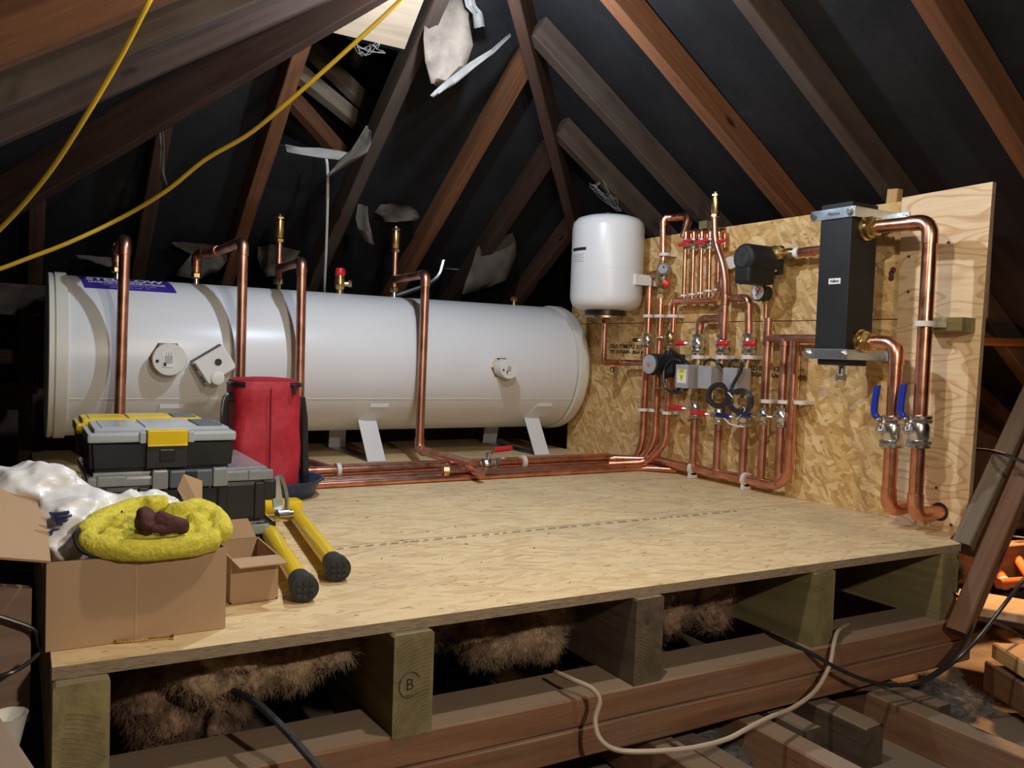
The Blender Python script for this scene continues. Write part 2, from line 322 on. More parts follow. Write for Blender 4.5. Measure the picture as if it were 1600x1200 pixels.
    def build(s, name, mat, parent=None, origin=None, rot=None, mods=None):
        lo = V([min(v[i] for v in s.v) for i in range(3)]); hi = V([max(v[i] for v in s.v) for i in range(3)])
        org = V(origin) if origin is not None else V(((lo.x+hi.x)/2, (lo.y+hi.y)/2, lo.z))
        me = bpy.data.meshes.new(name)
        R = rot or Matrix.Identity(3); Ri = R.transposed()
        me.from_pydata([Ri @ (v-org) for v in s.v], [], s.f)
        me.polygons.foreach_set('use_smooth', s.sm); me.polygons.foreach_set('material_index', s.mi)
        for mt in (mat if isinstance(mat, (list, tuple)) else [mat]): me.materials.append(M[mt] if isinstance(mt, str) else mt)
        me.update()
        bm = bmesh.new(); bm.from_mesh(me); bmesh.ops.recalc_face_normals(bm, faces=bm.faces); bm.to_mesh(me); bm.free()
        o = bpy.data.objects.new(name, me); COL.objects.link(o)
        MW = Matrix.Translation(org) @ R.to_4x4()
        if parent is not None:
            o.parent = parent; pw = WM[parent.name]; o.matrix_local = pw.inverted() @ MW
        else: o.matrix_world = MW; 
        WM[o.name] = MW
        if any(s.sm):
            try: me.set_sharp_from_angle(angle=math.radians(42))
            except Exception: pass
        return o
WM = {}
def tag(o, label, cat, group=None, kind=None):
    if label: o['label'] = label
    if cat: o['category'] = cat
    if group: o['group'] = group
    if kind: o['kind'] = kind
    return o
def empty(name, loc, label, cat, group=None):
    o = bpy.data.objects.new(name, None); COL.objects.link(o); o.location = loc; o.empty_display_size = 0.05
    WM[o.name] = Matrix.Translation(V(loc)); return tag(o, label, cat, group)
def beam(name, a, b, w, h, mat, label, cat='timber', group=None, up=V((0, 0, 1)), bev=0.003, kind=None):
    a = V(a); b = V(b); d, sd, t = frame(b-a, up); R = Matrix((d, sd, t)).transposed()
    mb = MB(); L = (b-a).length; n = max(2, int(L/0.12)); hw, hh = w/2, h/2
    rings = []
    sd_ = random.random()*50
    for i in range(n+1):
        x = i/n; p = a + (b-a)*x
        j = lambda q: (noise.noise(V((x*L*3, q, sd_))))*0.0025
        c = 0.004
        rings.append([p + sd*(sx*(hw-cx)+j(k)) + t*(tx*(hh-cy)+j(k+9)) for k, (sx, tx, cx, cy) in enumerate(((-1,-1,c,0),(1,-1,c,0),(1,-1,0,c),(1,1,0,c),(1,1,c,0),(-1,1,c,0),(-1,1,0,c),(-1,-1,0,c)))])
    mb.rings(rings, True, True, False)
    return tag(mb.build(name, mat, None, a, R), label, cat, group, kind)
def fillet(pts, rad, n=7):
    out = [V(pts[0])]; arcs = []
    pts = [V(p) for p in pts]
    for i in range(1, len(pts)-1):
        a, p, b = pts[i-1], pts[i], pts[i+1]
        d1 = (a-p); d2 = (b-p); l = min(rad, d1.length*0.48, d2.length*0.48); d1.normalize(); d2.normalize()
        if d1.dot(d2) < -0.998: out.append(p); continue
        s, e = p+d1*l, p+d2*l; arc = []
        for k in range(n+1):
            t = k/n; arc.append(s*(1-t)**2 + p*2*t*(1-t)*1.0 + e*t*t)
        out += arc; arcs.append((arc, d1, d2))
    out.append(pts[-1]); return out, arcs
def pipe(pts, r, label, mat='copper', name='copper_pipe', bend=1.7, elbows=True, group=None, seg=14, cat='pipe'):
    path, arcs = fillet(pts, r*bend)
    mb = MB().tube(path, r, seg); o = mb.build(name, mat); tag(o, label, cat, group)
    if elbows:
        for arc, d1, d2 in arcs:
            e = MB().tube([arc[0]+d1*r*1.1] + arc + [arc[-1]+d2*r*1.1], r*1.13, seg); e.build('elbow', mat, o)
    return o
def sleeve(o, p, d, r, L=None, mat='copper', name='coupling'):
    p = V(p); d = V(d).normalized(); L = L or r*3
    return MB().lathe(p-d*L/2, d, [(0, r*1.05), (0.0008, r*1.14), (L-0.0008, r*1.14), (L, r*1.05)], 14).build(name, mat, o)
def clip(p, d, out, r, label, group='white pipe clips on the backboard', reach=0.05, mat='clip'):
    """saddle clip around a pipe at p running along d; 'out' points away from the wall"""
    p = V(p); d = V(d).normalized(); out = V(out).normalized(); h = r*0.75
    t = empty('pipe_clip', p - out*reach, label, 'pipe clip', group)
    MB().lathe(p-d*h/2, d, [(0, r*1.1), (0, r*1.42), (h, r*1.42), (h, r*1.1)], 16).build('ring', mat, t)
    sd = d.cross(out)
    mb = MB(); R = Matrix((d, sd, out)).transposed(); mb.box(p - out*(reach+r*0.9)/2 , (h, r*2.2, max(0.004, reach - r*0.9)), R, 0.001); mb.build('base', mat, t)
    return t
def valve(p, d, lever, stem, r, col, label, cat='valve', group=None, ll=0.10, body='chrome', bend=True):
    """ball valve at p on a pipe along d; lever arm direction, stem direction"""
    p = V(p); d = V(d).normalized(); lever = V(lever).normalized(); stem = V(stem).normalized()
    t = empty('ball_valve', p, label, cat, group)
    H = r*2.6
    mb = MB(); mb.lathe(p-d*H*0.62, d, [(0, r*1.2), (H*.1, r*1.35), (H*.3, r*1.6), (H*.62, r*1.75), (H*.94, r*1.6), (H*1.14, r*1.35), (H*1.24, r*1.2)], 18); mb.cyl(p, p+stem*r*2.3, r*0.6, 12); mb.build('body', body, t)
    for s in (-1, 1):
        MB().hexn(p+d*s*H*0.60, p+d*s*H*0.98, r*1.75).build('compression_nut', body, t)
    q = p+stem*r*2.5
    MB().hexn(q-stem*r*0.35, q+stem*r*0.35, r*0.75).build('stem_nut', body, t)
    _, sd, _ = frame(lever, stem); sd = lever.cross(stem).normalized()
    m0 = MB(); m0.tube([q-lever*r*0.4, q+lever*r*0.8, q+lever*r*1.6+stem*r*0.8, q+lever*r*2.2+stem*r*1.0], r*0.35, 8, squash=1); lv = m0.build('lever', body, t)
    m1 = MB(); a = q+lever*r*1.7+stem*r*0.85
    m1.tube([a, a+lever*ll*.1, a+lever*ll*0.5, a+lever*ll*.9, a+lever*ll], [q_*(0.75 if r > 0.01 else 1.0)*r for q_ in (0.7, 0.95, 0.9, 0.95, 0.6)], 12, squash=1.0); m1.build('lever_sleeve', col, lv)
    return t
def catmull(pts, n=8):
    pts = [V(p) for p in pts]; P = [pts[0]*2-pts[1]] + pts + [pts[-1]*2-pts[-2]]; out = []
    for i in range(1, len(P)-2):
        for k in range(n):
            t = k/n; a, b, c, d = P[i-1], P[i], P[i+1], P[i+2]
            out.append(0.5*((2*b)+(c-a)*t+(2*a-5*b+4*c-d)*t*t+(3*b-a-3*c+d)*t**3))
    out.append(pts[-1]); return out
def cable(name, pts, r, mat, label, cat='cable', group=None, seg=8, n=8):
    return tag(MB().tube(catmull(pts, n), r, seg).build(name, mat), label, cat, group)
def text(string, size, fn, name, mat, parent, bold=0.0, width=None):
    cu = bpy.data.curves.new('t', 'FONT'); cu.body = string; cu.size = size; cu.align_x = 'CENTER'; cu.align_y = 'CENTER'; cu.offset = bold; cu.resolution_u = 3
    to = bpy.data.objects.new('t', cu); COL.objects.link(to)
    dg = bpy.context.evaluated_depsgraph_get(); me = bpy.data.meshes.new_from_object(to.evaluated_get(dg))
    vs = [v.co.copy() for v in me.vertices]; fs = [list(p.vertices) for p in me.polygons]
    bpy.data.objects.remove(to); bpy.data.meshes.remove(me)
    if not vs: return None
    if width:
        w0 = max(v.x for v in vs)-min(v.x for v in vs); 
        for v in vs: v.x *= width/w0
    return MB().add([fn(v.x, v.y) for v in vs], fs).build(name, mat, parent)

# ------------------------------------------------------------------ the roof
T = 0.667; AP = V((1.29, 2.38, 1.87)); RD = 0.10; RW = 0.05      # slope, apex (undersides), rafter depth, width
nl = math.sqrt(1+T*T)
def zr(x): return AP.z - T*(x-AP.x)
def zl(x): return AP.z - T*(AP.x-x)
def zh(y): return AP.z - T*(y-AP.y)
up_r = V((T, 0, 1)).normalized(); up_l = V((-T, 0, 1)).normalized(); up_h = V((0, T, 1)).normalized()
FO = RD + 0.004                       # felt sits on the rafters
def feltplane(name, pts):
    n = V([0, 0, 0]); mb = MB(); mb.poly(pts, V((0, 0, 0.006))); return tag(mb.build(name, 'felt'), None, None, None, 'structure')
fz = FO*nl
xr_, xl_, yh_, y0_ = 3.9, -1.4, 5.2, -2.4
a_ = V((AP.x, AP.y, AP.z+fz))
k1 = xr_-AP.x
feltplane('ceiling_right', [(AP.x, y0_, AP.z+fz), a_, (xr_, AP.y+k1, zr(xr_)+fz), (xr_, y0_, zr(xr_)+fz)])
k2 = AP.x-xl_
feltplane('ceiling_left', [(AP.x, y0_, AP.z+fz), (xl_, y0_, zl(xl_)+fz), (xl_, AP.y+k2, zl(xl_)+fz), a_])
# hip plane is left open behind the torn felt in the middle
HX0, HX1, HY0, HY1 = 0.86, 1.22, 2.75, 3.43
def hz(x, y): return (x, y, zh(y)+fz)
mb = MB()
yb = AP.y+k1
mb.poly([a_, hz(HX0, AP.y+(AP.x-HX0)), hz(HX0, HY0+.02), hz(HX1, HY0+.02), hz(HX1, 2.48)][:5], V((0, 0, .006)))
mb.poly([a_, hz(HX1, 2.48), hz(HX1, yb), hz(xr_, yb)], V((0, 0, .006)))
mb.poly([hz(HX0, HY1), hz(HX0, yb), hz(HX1, yb), hz(HX1, HY1)], V((0, 0, .006)))
mb.poly([hz(HX0, AP.y+(AP.x-HX0)), hz(xl_, AP.y+k2), hz(xl_, yb), hz(HX0, yb)], V((0, 0, .006)))
tag(mb.build('ceiling_back', 'felt'), None, None, None, 'structure')

def r_h(p): return p
# hips
hd = V((1, 1, -T))
def hipbeam(sx, L, mat, label):
    d = V((sx, 1, -T)); a = AP + V((0, 0, 0.045)); b = a + d*L
    return beam('hip_rafter', a, b, 0.045, 0.17, mat, label, 'rafter')
hipbeam(1, 2.3, 'rafter', 'reddish-brown hip rafter dropping from the ridge to the hanging white vessel')
hipbeam(-1, 2.5, 'rafter', 'dark hip rafter slanting from the top of the picture down to the left')
beam('ridge_board', (AP.x, -2.3, AP.z+0.05), (AP.x, AP.y, AP.z+0.05), 0.03, 0.17, 'rafter', 'dark ridge board running overhead to the apex of the roof', 'timber')
# right slope rafters
RIGHT = [(3.03, 'rafterg', 'short jack rafter just right of the hip, ending above the hanging white vessel'),
         (2.68, 'rafterg', 'grey-brown jack rafter ending behind the row of small red valves'),
         (2.235, 'raftero', 'rafter with a bright orange lower edge ending left of the black header'),
         (1.80, 'rafterg', 'broad grey-brown rafter ending behind the black header'),
         (1.34, 'raftero', 'orange-edged rafter crossing the upper right corner of the picture'),
         (0.90, 'rafter', 'rafter nearest the camera on the right-hand slope')]
for y, m, lab in RIGHT:
    x0 = AP.x + max(0.02, y-AP.y+0.02)
    a = V((x0, y, zr(x0))) + up_r*RD/2; b = V((3.6, y, zr(3.6))) + up_r*RD/2
    beam('rafter', a, b, RW*1.05, RD, m, lab, 'rafter', 'rafters of the right-hand slope', up_r)
LEFT = [(1.83, 'raftero', 'orange-edged rafter at the very top left of the picture'), (2.17, 'rafterg', 'grey-brown rafter second from the top left corner'),
        (2.52, 'rafter', 'brown rafter third from the top left corner, above the dark hip rafter'),
        (1.45, 'rafter', 'rafter of the left slope cut off by the top left corner'), (1.0, 'rafter', 'rafter of the left slope nearest the camera')]
for y, m, lab in LEFT:
    x0 = AP.x - max(0.02, y-AP.y+0.02)
    a = V((x0, y, zl(x0))) + up_l*RD/2; b = V((-1.1, y, zl(-1.1))) + up_l*RD/2
    beam('rafter', a, b, RW*1.05, RD, m, lab, 'rafter', 'rafters of the left-hand slope', up_l)
HIPR = [(0.05, 'rafter', 'upright-looking brown rafter at the far left behind the tank end'), (0.445, 'rafter', 'brown rafter behind the first copper riser from the left'),
        (0.83, 'raftero', 'reddish rafter behind the second and third copper risers'), (1.235, 'rafterg', 'thick dark grey rafter rising behind the middle of the tank'),
        (1.68, 'raftero', 'orange-edged rafter rising to the apex from behind the tank'), (2.03, 'rafter', 'short jack rafter meeting the right hip behind the tank'),
        (2.42, 'rafter', 'shortest jack rafter low beside the hanging white vessel')]
for x, m, lab in HIPR:
    y0 = AP.y + abs(x-AP.x) + 0.02
    a = V((x, y0, zh(y0))) + up_h*RD/2; b = V((x, 4.9, zh(4.9))) + up_h*RD/2
    beam('rafter', a, b, RW*1.1, RD, m, lab, 'rafter', 'rafters of the end slope behind the tank', up_h)
def _oh(u, v, off):
    n = V((0, T, 1)).normalized(); d = ray(u, v); return CAM + d*(n.dot(AP + n*off - CAM)/n.dot(d))
beam('jack_timber', _oh(262, 172, 0.04), _oh(452, 62, 0.04), 0.05, 0.03, 'raftero', 'orange-edged timber behind the dark hip rafter, left of the plywood patch', 'timber')
# plywood patch under the ridge
P0 = [az(486, 30, 1.60), az(560, 62, 1.60), az(632, 76, 1.60), az(668, -10, 1.66), az(640, -60, 1.68), az(500, -50, 1.66)]
pts = [ay(486, 44, 2.86), ay(632, 76, 2.86), ay(668, -10, 2.60), ay(672, -50, 2.5), ay(500, -50, 2.55)]
def onhip(u, v, off):
    n = V((0, T, 1)).normalized(); o = V((AP.x, AP.y, AP.z)) + n*off; d = ray(u, v); t = n.dot(o-CAM)/n.dot(d); return CAM+d*t
mb = MB(); n_h = up_h
mb.poly([onhip(482, 42, RD*.3), onhip(632, 77, RD*.3), onhip(664, -5, RD*.3), onhip(680, -60, RD*.3), onhip(500, -60, RD*.3)], n_h*0.012)
tag(mb.build('plywood_patch', 'pale_wood'), 'pale plywood patch fixed between rafters at the top of the picture', 'board')
# neighbouring roof seen through the torn felt
for i, (u0, v0, u1, v1, m) in enumerate([(470, 60, 600, 190, 'rafterg2'), (480, 125, 590, 215, 'rafterg2'), (470, 170, 560, 270, 'raftero'), (520, 60, 640, 160, 'rafter')]):
    a = ay(u0, v0, 3.55+0.03*i); b = ay(u1, v1, 3.75+.03*i); d = (b-a)
    beam('cross_timber', a-d*0.2, b+d*0.3, 0.075, 0.05, m, ['grey timber crossing just below the plywood patch, seen through the torn felt', 'grey timber seen through the torn felt above the hanging white cable', 'dim brown timber lowest of those seen through the torn felt', 'dim timber directly behind the plywood patch'][i], 'timber', 'timbers seen through the hole in the felt', V((0, -1, 0.3)))
mb = MB().poly([(0.2, 4.3, 0.9), (2.2, 4.3, 0.9), (2.2, 4.3, 2.1), (0.2, 4.3, 2.1)], (0, 0.01, 0)); 
tag(mb.build('ceiling_beyond', 'felt'), None, None, None, 'structure')

# torn felt flaps
def flap(outline, y, label, mat='flap', curl=0.03, name='torn_felt_flap', ny=9):
    """ragged sheet hanging near depth y; outline = list of (left u,v),(right u,v) rows"""
    mb = MB(); rows = []
    for i, ((ul, vl), (ur, vr)) in enumerate(outline):
        row = []
        for k in range(7):
            t = k/6; u = ul+(ur-ul)*t; v = vl+(vr-vl)*t
            row.append(ay(u + random.uniform(-1, 1), v + random.uniform(-1.2, 1.2), y + curl*math.sin(i*0.9+t*3.0)+curl*noise.noise(V((u*.05, v*.05, y)))))
        rows.append(row)
    vs = [p for r in rows for p in r]; fs = [(i*7+k, i*7+k+1, (i+1)*7+k+1, (i+1)*7+k) for i in range(len(rows)-1) for k in range(6)]
    mb.add(vs, fs, True); o = mb.build(name, mat); sm = o.modifiers.new('s', 'SOLIDIFY'); sm.thickness = 0.003
    return tag(o, label, 'roofing felt')
M['flapbig'] = plain('buff_felt_backing', (0.17, 0.14, 0.11), 0.85, 0, 0.3, 16, 0.5)  # undimmed, lit copy of the backing for the flap beside the lamp
flap([((668, -20), (735, -20)), ((664, 20), (732, 30)), ((662, 60), (738, 70)), ((664, 95), (728, 105)), ((672, 120), (700, 125)), ((674, 130), (690, 138))], 2.72, 'large buff flap of torn felt hanging beside the apex lamp', 'flapbig')
flap([((795, 52), (799, 57)), ((768, 78), (772, 84)), ((735, 98), (742, 106)), ((700, 124), (712, 130)), ((678, 143), (688, 146)), ((673, 150), (677, 152))], 2.66, 'thin white torn strip pointing down left below the apex lamp', 'flaplight', 0.008, 'torn_paper_strip')
flap([((722, -15), (738, -18)), ((728, 10), (745, 8)), ((738, 22), (752, 20)), ((742, 45), (758, 40))], 2.64, 'small crumpled white scrap of felt next to the apex lamp', 'flaplight', 0.02, 'torn_paper_strip')
flap([((572, 196), (580, 205)), ((560, 215), (580, 224)), ((548, 235), (574, 238)), ((532, 250), (556, 248)), ((520, 264), (532, 264)), ((512, 274), (518, 272))], 3.05, 'grey curl of torn felt above the top of the white cable')
flap([((446, 226), (448, 238)), ((470, 229), (471, 243)), ((500, 232), (501, 248)), ((530, 237), (531, 250)), ((548, 239), (548, 247))], 3.1, 'straight pale lower edge of the hole torn in the felt', 'flaplight', 0.01)
flap([((560, 318), (574, 322)), ((556, 340), (577, 345)), ((560, 358), (579, 362)), ((572, 376), (583, 382))], 3.5, 'narrow tattered felt scrap beside the thick dark grey rafter')
flap([((595, 318), (640, 322)), ((585, 332), (650, 330)), ((598, 338), (655, 340)), ((602, 348), (650, 345))], 3.6, 'tattered felt scrap above the right-hand brass air vent')
flap([((768, 336), (786, 334)), ((760, 355), (797, 352)), ((756, 372), (806, 378)), ((742, 392), (806, 400)), ((738, 412), (800, 415)), ((728, 440), (790, 438)), ((722, 460), (762, 450))], 3.75, 'crumpled sheet of grey felt hanging behind the right end of the tank')
flap([((404, 385), (425, 382)), ((402, 400), (470, 392)), ((406, 418), (452, 420)), ((415, 432), (440, 430))], 3.9, 'dim scrap of felt between the third riser and its air vent')
flap([((268, 378), (384, 384)), ((275, 386), (380, 392)), ((300, 398), (360, 400)), ((280, 420), (345, 420)), ((275, 432), (330, 434))], 3.95, 'grey torn felt behind the second copper riser')
flap([((117, 398), (190, 405)), ((122, 404), (186, 412)), ((140, 408), (172, 418))], 3.95, 'dim strip of torn felt behind the first copper riser', 'flap', 0.01)
flap([((247, 190), (255, 192)), ((250, 230), (258, 235)), ((250, 262), (256, 270)), ((252, 282), (261, 290))], 3.3, 'thin dangling sliver of felt right of the left-hand brown rafter', 'flap', 0.008)
# cobwebs
def web(pts, y, label, r=0.0009):
    mb = MB()
    for _ in range(16):
        (u0, v0), (u1, v1) = random.sample(pts, 2)
        a = ay(u0+random.uniform(-5, 5), v0+random.uniform(-4, 4), y); b = ay(u1+random.uniform(-5, 5), v1+random.uniform(-4, 4), y+random.uniform(-.04, .04)); m_ = (a+b)/2 - V((0, 0, random.uniform(0.004, 0.02)))
        mb.tube(catmull([a, m_, b], 4), r, 4)
    return tag(mb.build('cobweb', 'web'), label, 'cobweb', None, 'stuff')
web([(555, 70), (580, 72), (600, 80), (565, 85), (590, 68), (575, 80)], 2.85, 'dusty cobweb hanging under the plywood patch')
web([(940, 285), (960, 312), (968, 330), (925, 290)], 2.9, 'fine cobweb above the hanging white vessel', 0.0005)

# ------------------------------------------------------------------ walls and the ceiling below
floor_z = -0.47
mb = MB().bb(-1.6, 4.0, -1.0, 5.4, floor_z-0.03, floor_z); tag(mb.build('floor', 'plaster'), None, None, None, 'structure')
mb = MB().bb(-1.6, 4.0, 5.1, 5.2, floor_z, 0.6); tag(mb.build('wall_back', 'brick'), None, None, None, 'structure')
mb = MB().bb(-1.45, -1.37, -1.0, 5.2, floor_z, 0.3); tag(mb.build('wall_left', 'brick'), None, None, None, 'structure')
mb = MB().bb(3.85, 3.93, -1.0, 5.2, floor_z, 0.3); tag(mb.build('wall_right', 'brick'), None, None, None, 'structure')
mb = MB().bb(-1.6, 4.0, -2.4, -2.3, floor_z, 2.0); tag(mb.build('wall_front', 'brick'), None, None, None, 'structure')
# far plates
beam('wall_plate', (-1.3, 4.05, 0.66), (0.35, 4.05, 0.63), 0.07, 0.13, 'rafterg', 'grey horizontal timber at the left edge level with the top of the tank', 'timber')
beam('cross_timber', (-0.6, 4.0, 0.40), (0.3, 4.0, 0.40), 0.05, 0.06, 'rafter', 'dim dark horizontal timber behind the left end of the tank', 'timber')
beam('post', (0.02, 4.0, -0.4), (0.02, 4.0, 0.6), 0.05, 0.05, 'rafter', 'dim upright post behind the left end of the tank', 'timber', None, V((0, 1, 0)))
beam('purlin', ay(1520, 488, 1.9), ay(1640, 494, 1.9), 0.07, 0.085, 'rafterg', 'grey horizontal beam beyond the right edge of the pine board', 'timber')
beam('purlin_batten', ay(1515, 532, 1.75), ay(1640, 536, 1.75), 0.04, 0.032, 'raftero', 'orange-lit batten below the grey beam beyond the pine board', 'timber')
beam('brace', ay(1500, 590, 2.0), ay(1660, 740, 2.0), 0.05, 0.06, 'rafter', 'dim diagonal brace beyond the right edge of the pine board', 'timber')

# ------------------------------------------------------------------ platform deck boards
def deck(pts, lab, z1=0.0, th=0.02):
    mb = MB(); mb.poly([(x, y, z1-th) for x, y in pts], (0, 0, th)); 
    # cut edges use the edge material
    mb.mi = [0 if i < 2 else 1 for i in range(len(mb.mi))]
    o = mb.build('deck_board', ['osbfloor', 'osbedge']); return tag(o, lab, 'board', 'chipboard deck boards under the tank')
DL = 0.045
deck([(DL, 1.40), (2.28, 1.345), (2.315, 1.40), (2.405, 1.44), (2.423, 1.45), (2.423, 1.963), (DL, 1.963)], 'front deck board of pale strand board with the exposed cut edge')
deck([(DL, 1.966), (2.423, 1.966), (2.423, 2.566), (DL, 2.566)], 'middle deck board of pale strand board, behind the dashed black line')
deck([(DL, 2.569), (2.423, 2.569), (2.423, 3.17), (DL, 3.17)], 'deck board under the floor-level copper pipes')
deck([(DL, 3.173), (2.423, 3.173), (2.423, 4.05), (DL, 4.05)], 'rear deck board under the white tank')
# printed dashes along the seam
mb = MB(); x = 0.62
while x < 2.0:
    l = random.uniform(0.012, 0.035); yy = 1.935 + random.uniform(-0.001, 0.001)
    mb.bb(x, x+l, yy, yy+0.004, 0.0, 0.0006); mb.bb(x+0.008, x+l+0.005, yy+0.010, yy+0.0135, 0.0, 0.0006); x += l + random.uniform(0.008, 0.02)
tag(mb.build('printed_line', plain('faded_ink', (0.16, 0.14, 0.12), 0.7)), 'dashed dark printed line across the deck', 'marking')
mb = MB()
for _ in range(34):
    x = random.uniform(0.7, 2.2); y = random.uniform(1.5, 2.7); a = random.uniform(0, 3.1); l = random.uniform(0.002, 0.009)
    mb.bar((x, y, 0.001), (x+math.cos(a)*l, y+math.sin(a)*l, 0.001), 0.0018, 0.0015)
tag(mb.build('debris', 'dark_joist'), 'scattered crumbs and splinters on the deck', 'debris', None, 'stuff')

# bearers below the deck
BX = [(0.046, 0.123), (0.583, 0.662), (1.131, 1.207), (1.684, 1.757), (2.193, 2.268)]
BLAB = ['pale ringed end of the deck bearer under the left corner', 'deck bearer with a small black stamp on its end, second from the left', 'dark split deck bearer in the middle of the front', 'green-tinged deck bearer, second from the right', 'deck bearer with knots at the right corner']
for i, (x0, x1) in enumerate(BX):
    zb = -0.212 if i > 0 else -0.30
    o = beam('deck_bearer', ((x0+x1)/2, 1.375-0.008*i, (-0.021+zb)/2), ((x0+x1)/2, 4.0, (-0.021+zb)/2), x1-x0, -0.021-zb, 'treated' if i not in (2,) else 'dark_joist', BLAB[i], 'timber', 'bearers holding up the deck')
    # growth rings on the end
    mb = MB(); c = V(((x0+x1)/2 + (0.03 if i % 2 else -0.045), 1.375-0.008*i-0.0003, zb-0.01))
    for k in range(30 if i != 2 else 14):
        rr = 0.03+k*0.0058; pts = []
        for q in range(40):
            a = math.pi*q/39; p = c+V((math.cos(a)*rr, 0, math.sin(a)*rr*1.25))
            if x0+0.004 < p.x < x1-0.004 and zb+0.006 < p.z < -0.027: pts.append(p)
            else:
                if len(pts) > 2: mb.tube(pts, 0.0006, 4)
                pts = []
        if len(pts) > 2: mb.tube(pts, 0.0006, 4)
    if mb.v: mb.build('growth_rings', plain('ring_grain', (0.15, 0.115, 0.055), 0.9), o)
    if i == 1:
        f = lambda x, y: V((0.615+x, 1.3662, -0.115+y))
        text('B', 0.030, f, 'stamp', 'ink', o); text('ma', 0.014, lambda x, y: V((0.615+x, 1.3662, -0.135+y)), 'stamp', 'ink', o)
        MB().tube([(0.615+0.021*math.cos(a_), 1.366, -0.115+0.024*math.sin(a_)) for a_ in [q*math.pi/14 for q in range(2, 26)]], 0.0008, 4).build('stamp_ring', 'ink', o)
# binder beam (two stacked)
beam('binder_beam', (0.02, 1.452, -0.238), (2.33, 1.40, -0.238), 0.14, 0.062, 'joist', 'upper of the two stacked brown beams under the bearers', 'timber')
beam('binder_beam', (0.02, 1.452, -0.303), (2.33, 1.40, -0.303), 0.14, 0.064, 'joist', 'lower of the two stacked brown beams under the bearers', 'timber')
# ceiling joists below
def cj(x0, x1, y0, y1, zt, d, m, lab, nm='ceiling_joist'):
    return beam(nm, ((x0+x1)/2, y0, zt-d/2), ((x0+x1)/2, y1, zt-d/2), x1-x0, d, m, lab, 'timber', 'ceiling joists in the foreground')
cj(1.895, 1.955, -0.2, 4.4, -0.352, 0.11, 'joist', 'long brown ceiling joist running under the beam at lower right')
cj(1.972, 2.03, 1.20, 1.9, -0.352, 0.10, 'dark_joist', 'short dusty joist end lying beside the long brown joist')
cj(1.705, 1.768, 1.205, 1.9, -0.352, 0.115, 'dark_joist', 'blackened short joist stub with a sawn square end')
cj(1.47, 1.535, -0.2, 4.4, -0.352, 0.115, 'joist', 'reddish ceiling joist below the white cable')
cj(1.565, 1.618, 1.26, 1.9, -0.352, 0.07, 'dark_joist', 'round-ended grey stub beside the reddish joist')
cj(1.20, 1.265, -0.2, 4.4, -0.352, 0.115, 'joist', 'ceiling joist at the bottom edge under the white cable loop')
cj(1.295, 1.36, 1.12, 1.9, -0.375, 0.08, 'dark_joist', 'splintered grey stub beside the bottom-edge joist')
cj(0.72, 0.78, -0.2, 4.4, -0.37, 0.10, 'joist', 'ceiling joist hidden below the stacked beams')
cj(0.22, 0.28, -0.2, 4.4, -0.37, 0.10, 'joist', 'ceiling joist at the lower left below the first bearer')
beam('ceiling_joist', ay(-62, 1120, 1.30), ay(43, 1290, 1.12), 0.055, 0.05, 'joist', 'dusty pale joist crossing the bottom left corner', 'timber', 'ceiling joists in the foreground')
# stacked pair on the right
beam('ceiling_joist', (2.42, 1.26, -0.30), (2.05, 0.65, -0.30), 0.12, 0.045, 'fresh', 'yellow sawn plank on top of the pair at the right edge', 'timber', None)
beam('ceiling_joist', (2.42, 1.29, -0.38), (2.05, 0.60, -0.38), 0.10, 0.085, 'joist', 'brown timber under the yellow sawn plank at the right edge', 'timber', None)
beam('ceiling_joist', (2.62, 1.55, -0.26), (2.95, 0.9, -0.26), 0.2, 0.03, 'pale_wood', 'bright board lying at the right edge beyond the strut', 'board', None)
beam('ceiling_joist', (2.45, 1.75, -0.205), (3.6, 1.62, -0.205), 0.06, 0.12, 'joist', 'orange-lit timber running right behind the strut foot', 'timber', None)
beam('ceiling_joist', (1.83, 2.5, -0.30), (2.75, 1.9, -0.30), 0.05, 0.09, 'raftero', 'orange-lit timber glimpsed through the gap under the deck', 'timber', None)
beam('board', (2.55, 1.95, -0.10), (3.7, 1.95, -0.10), 0.5, 0.02, 'rafterg', 'dusty grey board behind the orange pipes', 'board', None)
for x0 in (1.66, 1.80, 2.06, 2.2):
    pass
mb = MB().bb(1.3, 2.35, 0.3, 1.9, -0.462, -0.452); tag(mb.build('boarding', wood('dusty_floor_boarding', (0.14, 0.11, 0.085), (0.27, 0.21, 0.16), (0.25, 0.2, 0.155), 0.5)), 'dusty grey boarding between the ceiling joists', 'board')
# strut
beam('roof_strut', ay(1496, 990, 1.29), ay(1652, 620, 1.29), 0.052, 0.056, 'joist', 'leaning reddish-brown roof strut at the right corner of the deck', 'timber', None, V((-0.8, -0.2, 0.6)).normalized())
beam('roof_strut', ay(1506, 858, 1.37), ay(1660, 522, 1.37), 0.05, 0.082, 'rafterg2', 'wide grey dusty timber leaning behind the reddish-brown strut', 'timber', None, V((-0.8, -0.2, 0.6)).normalized())

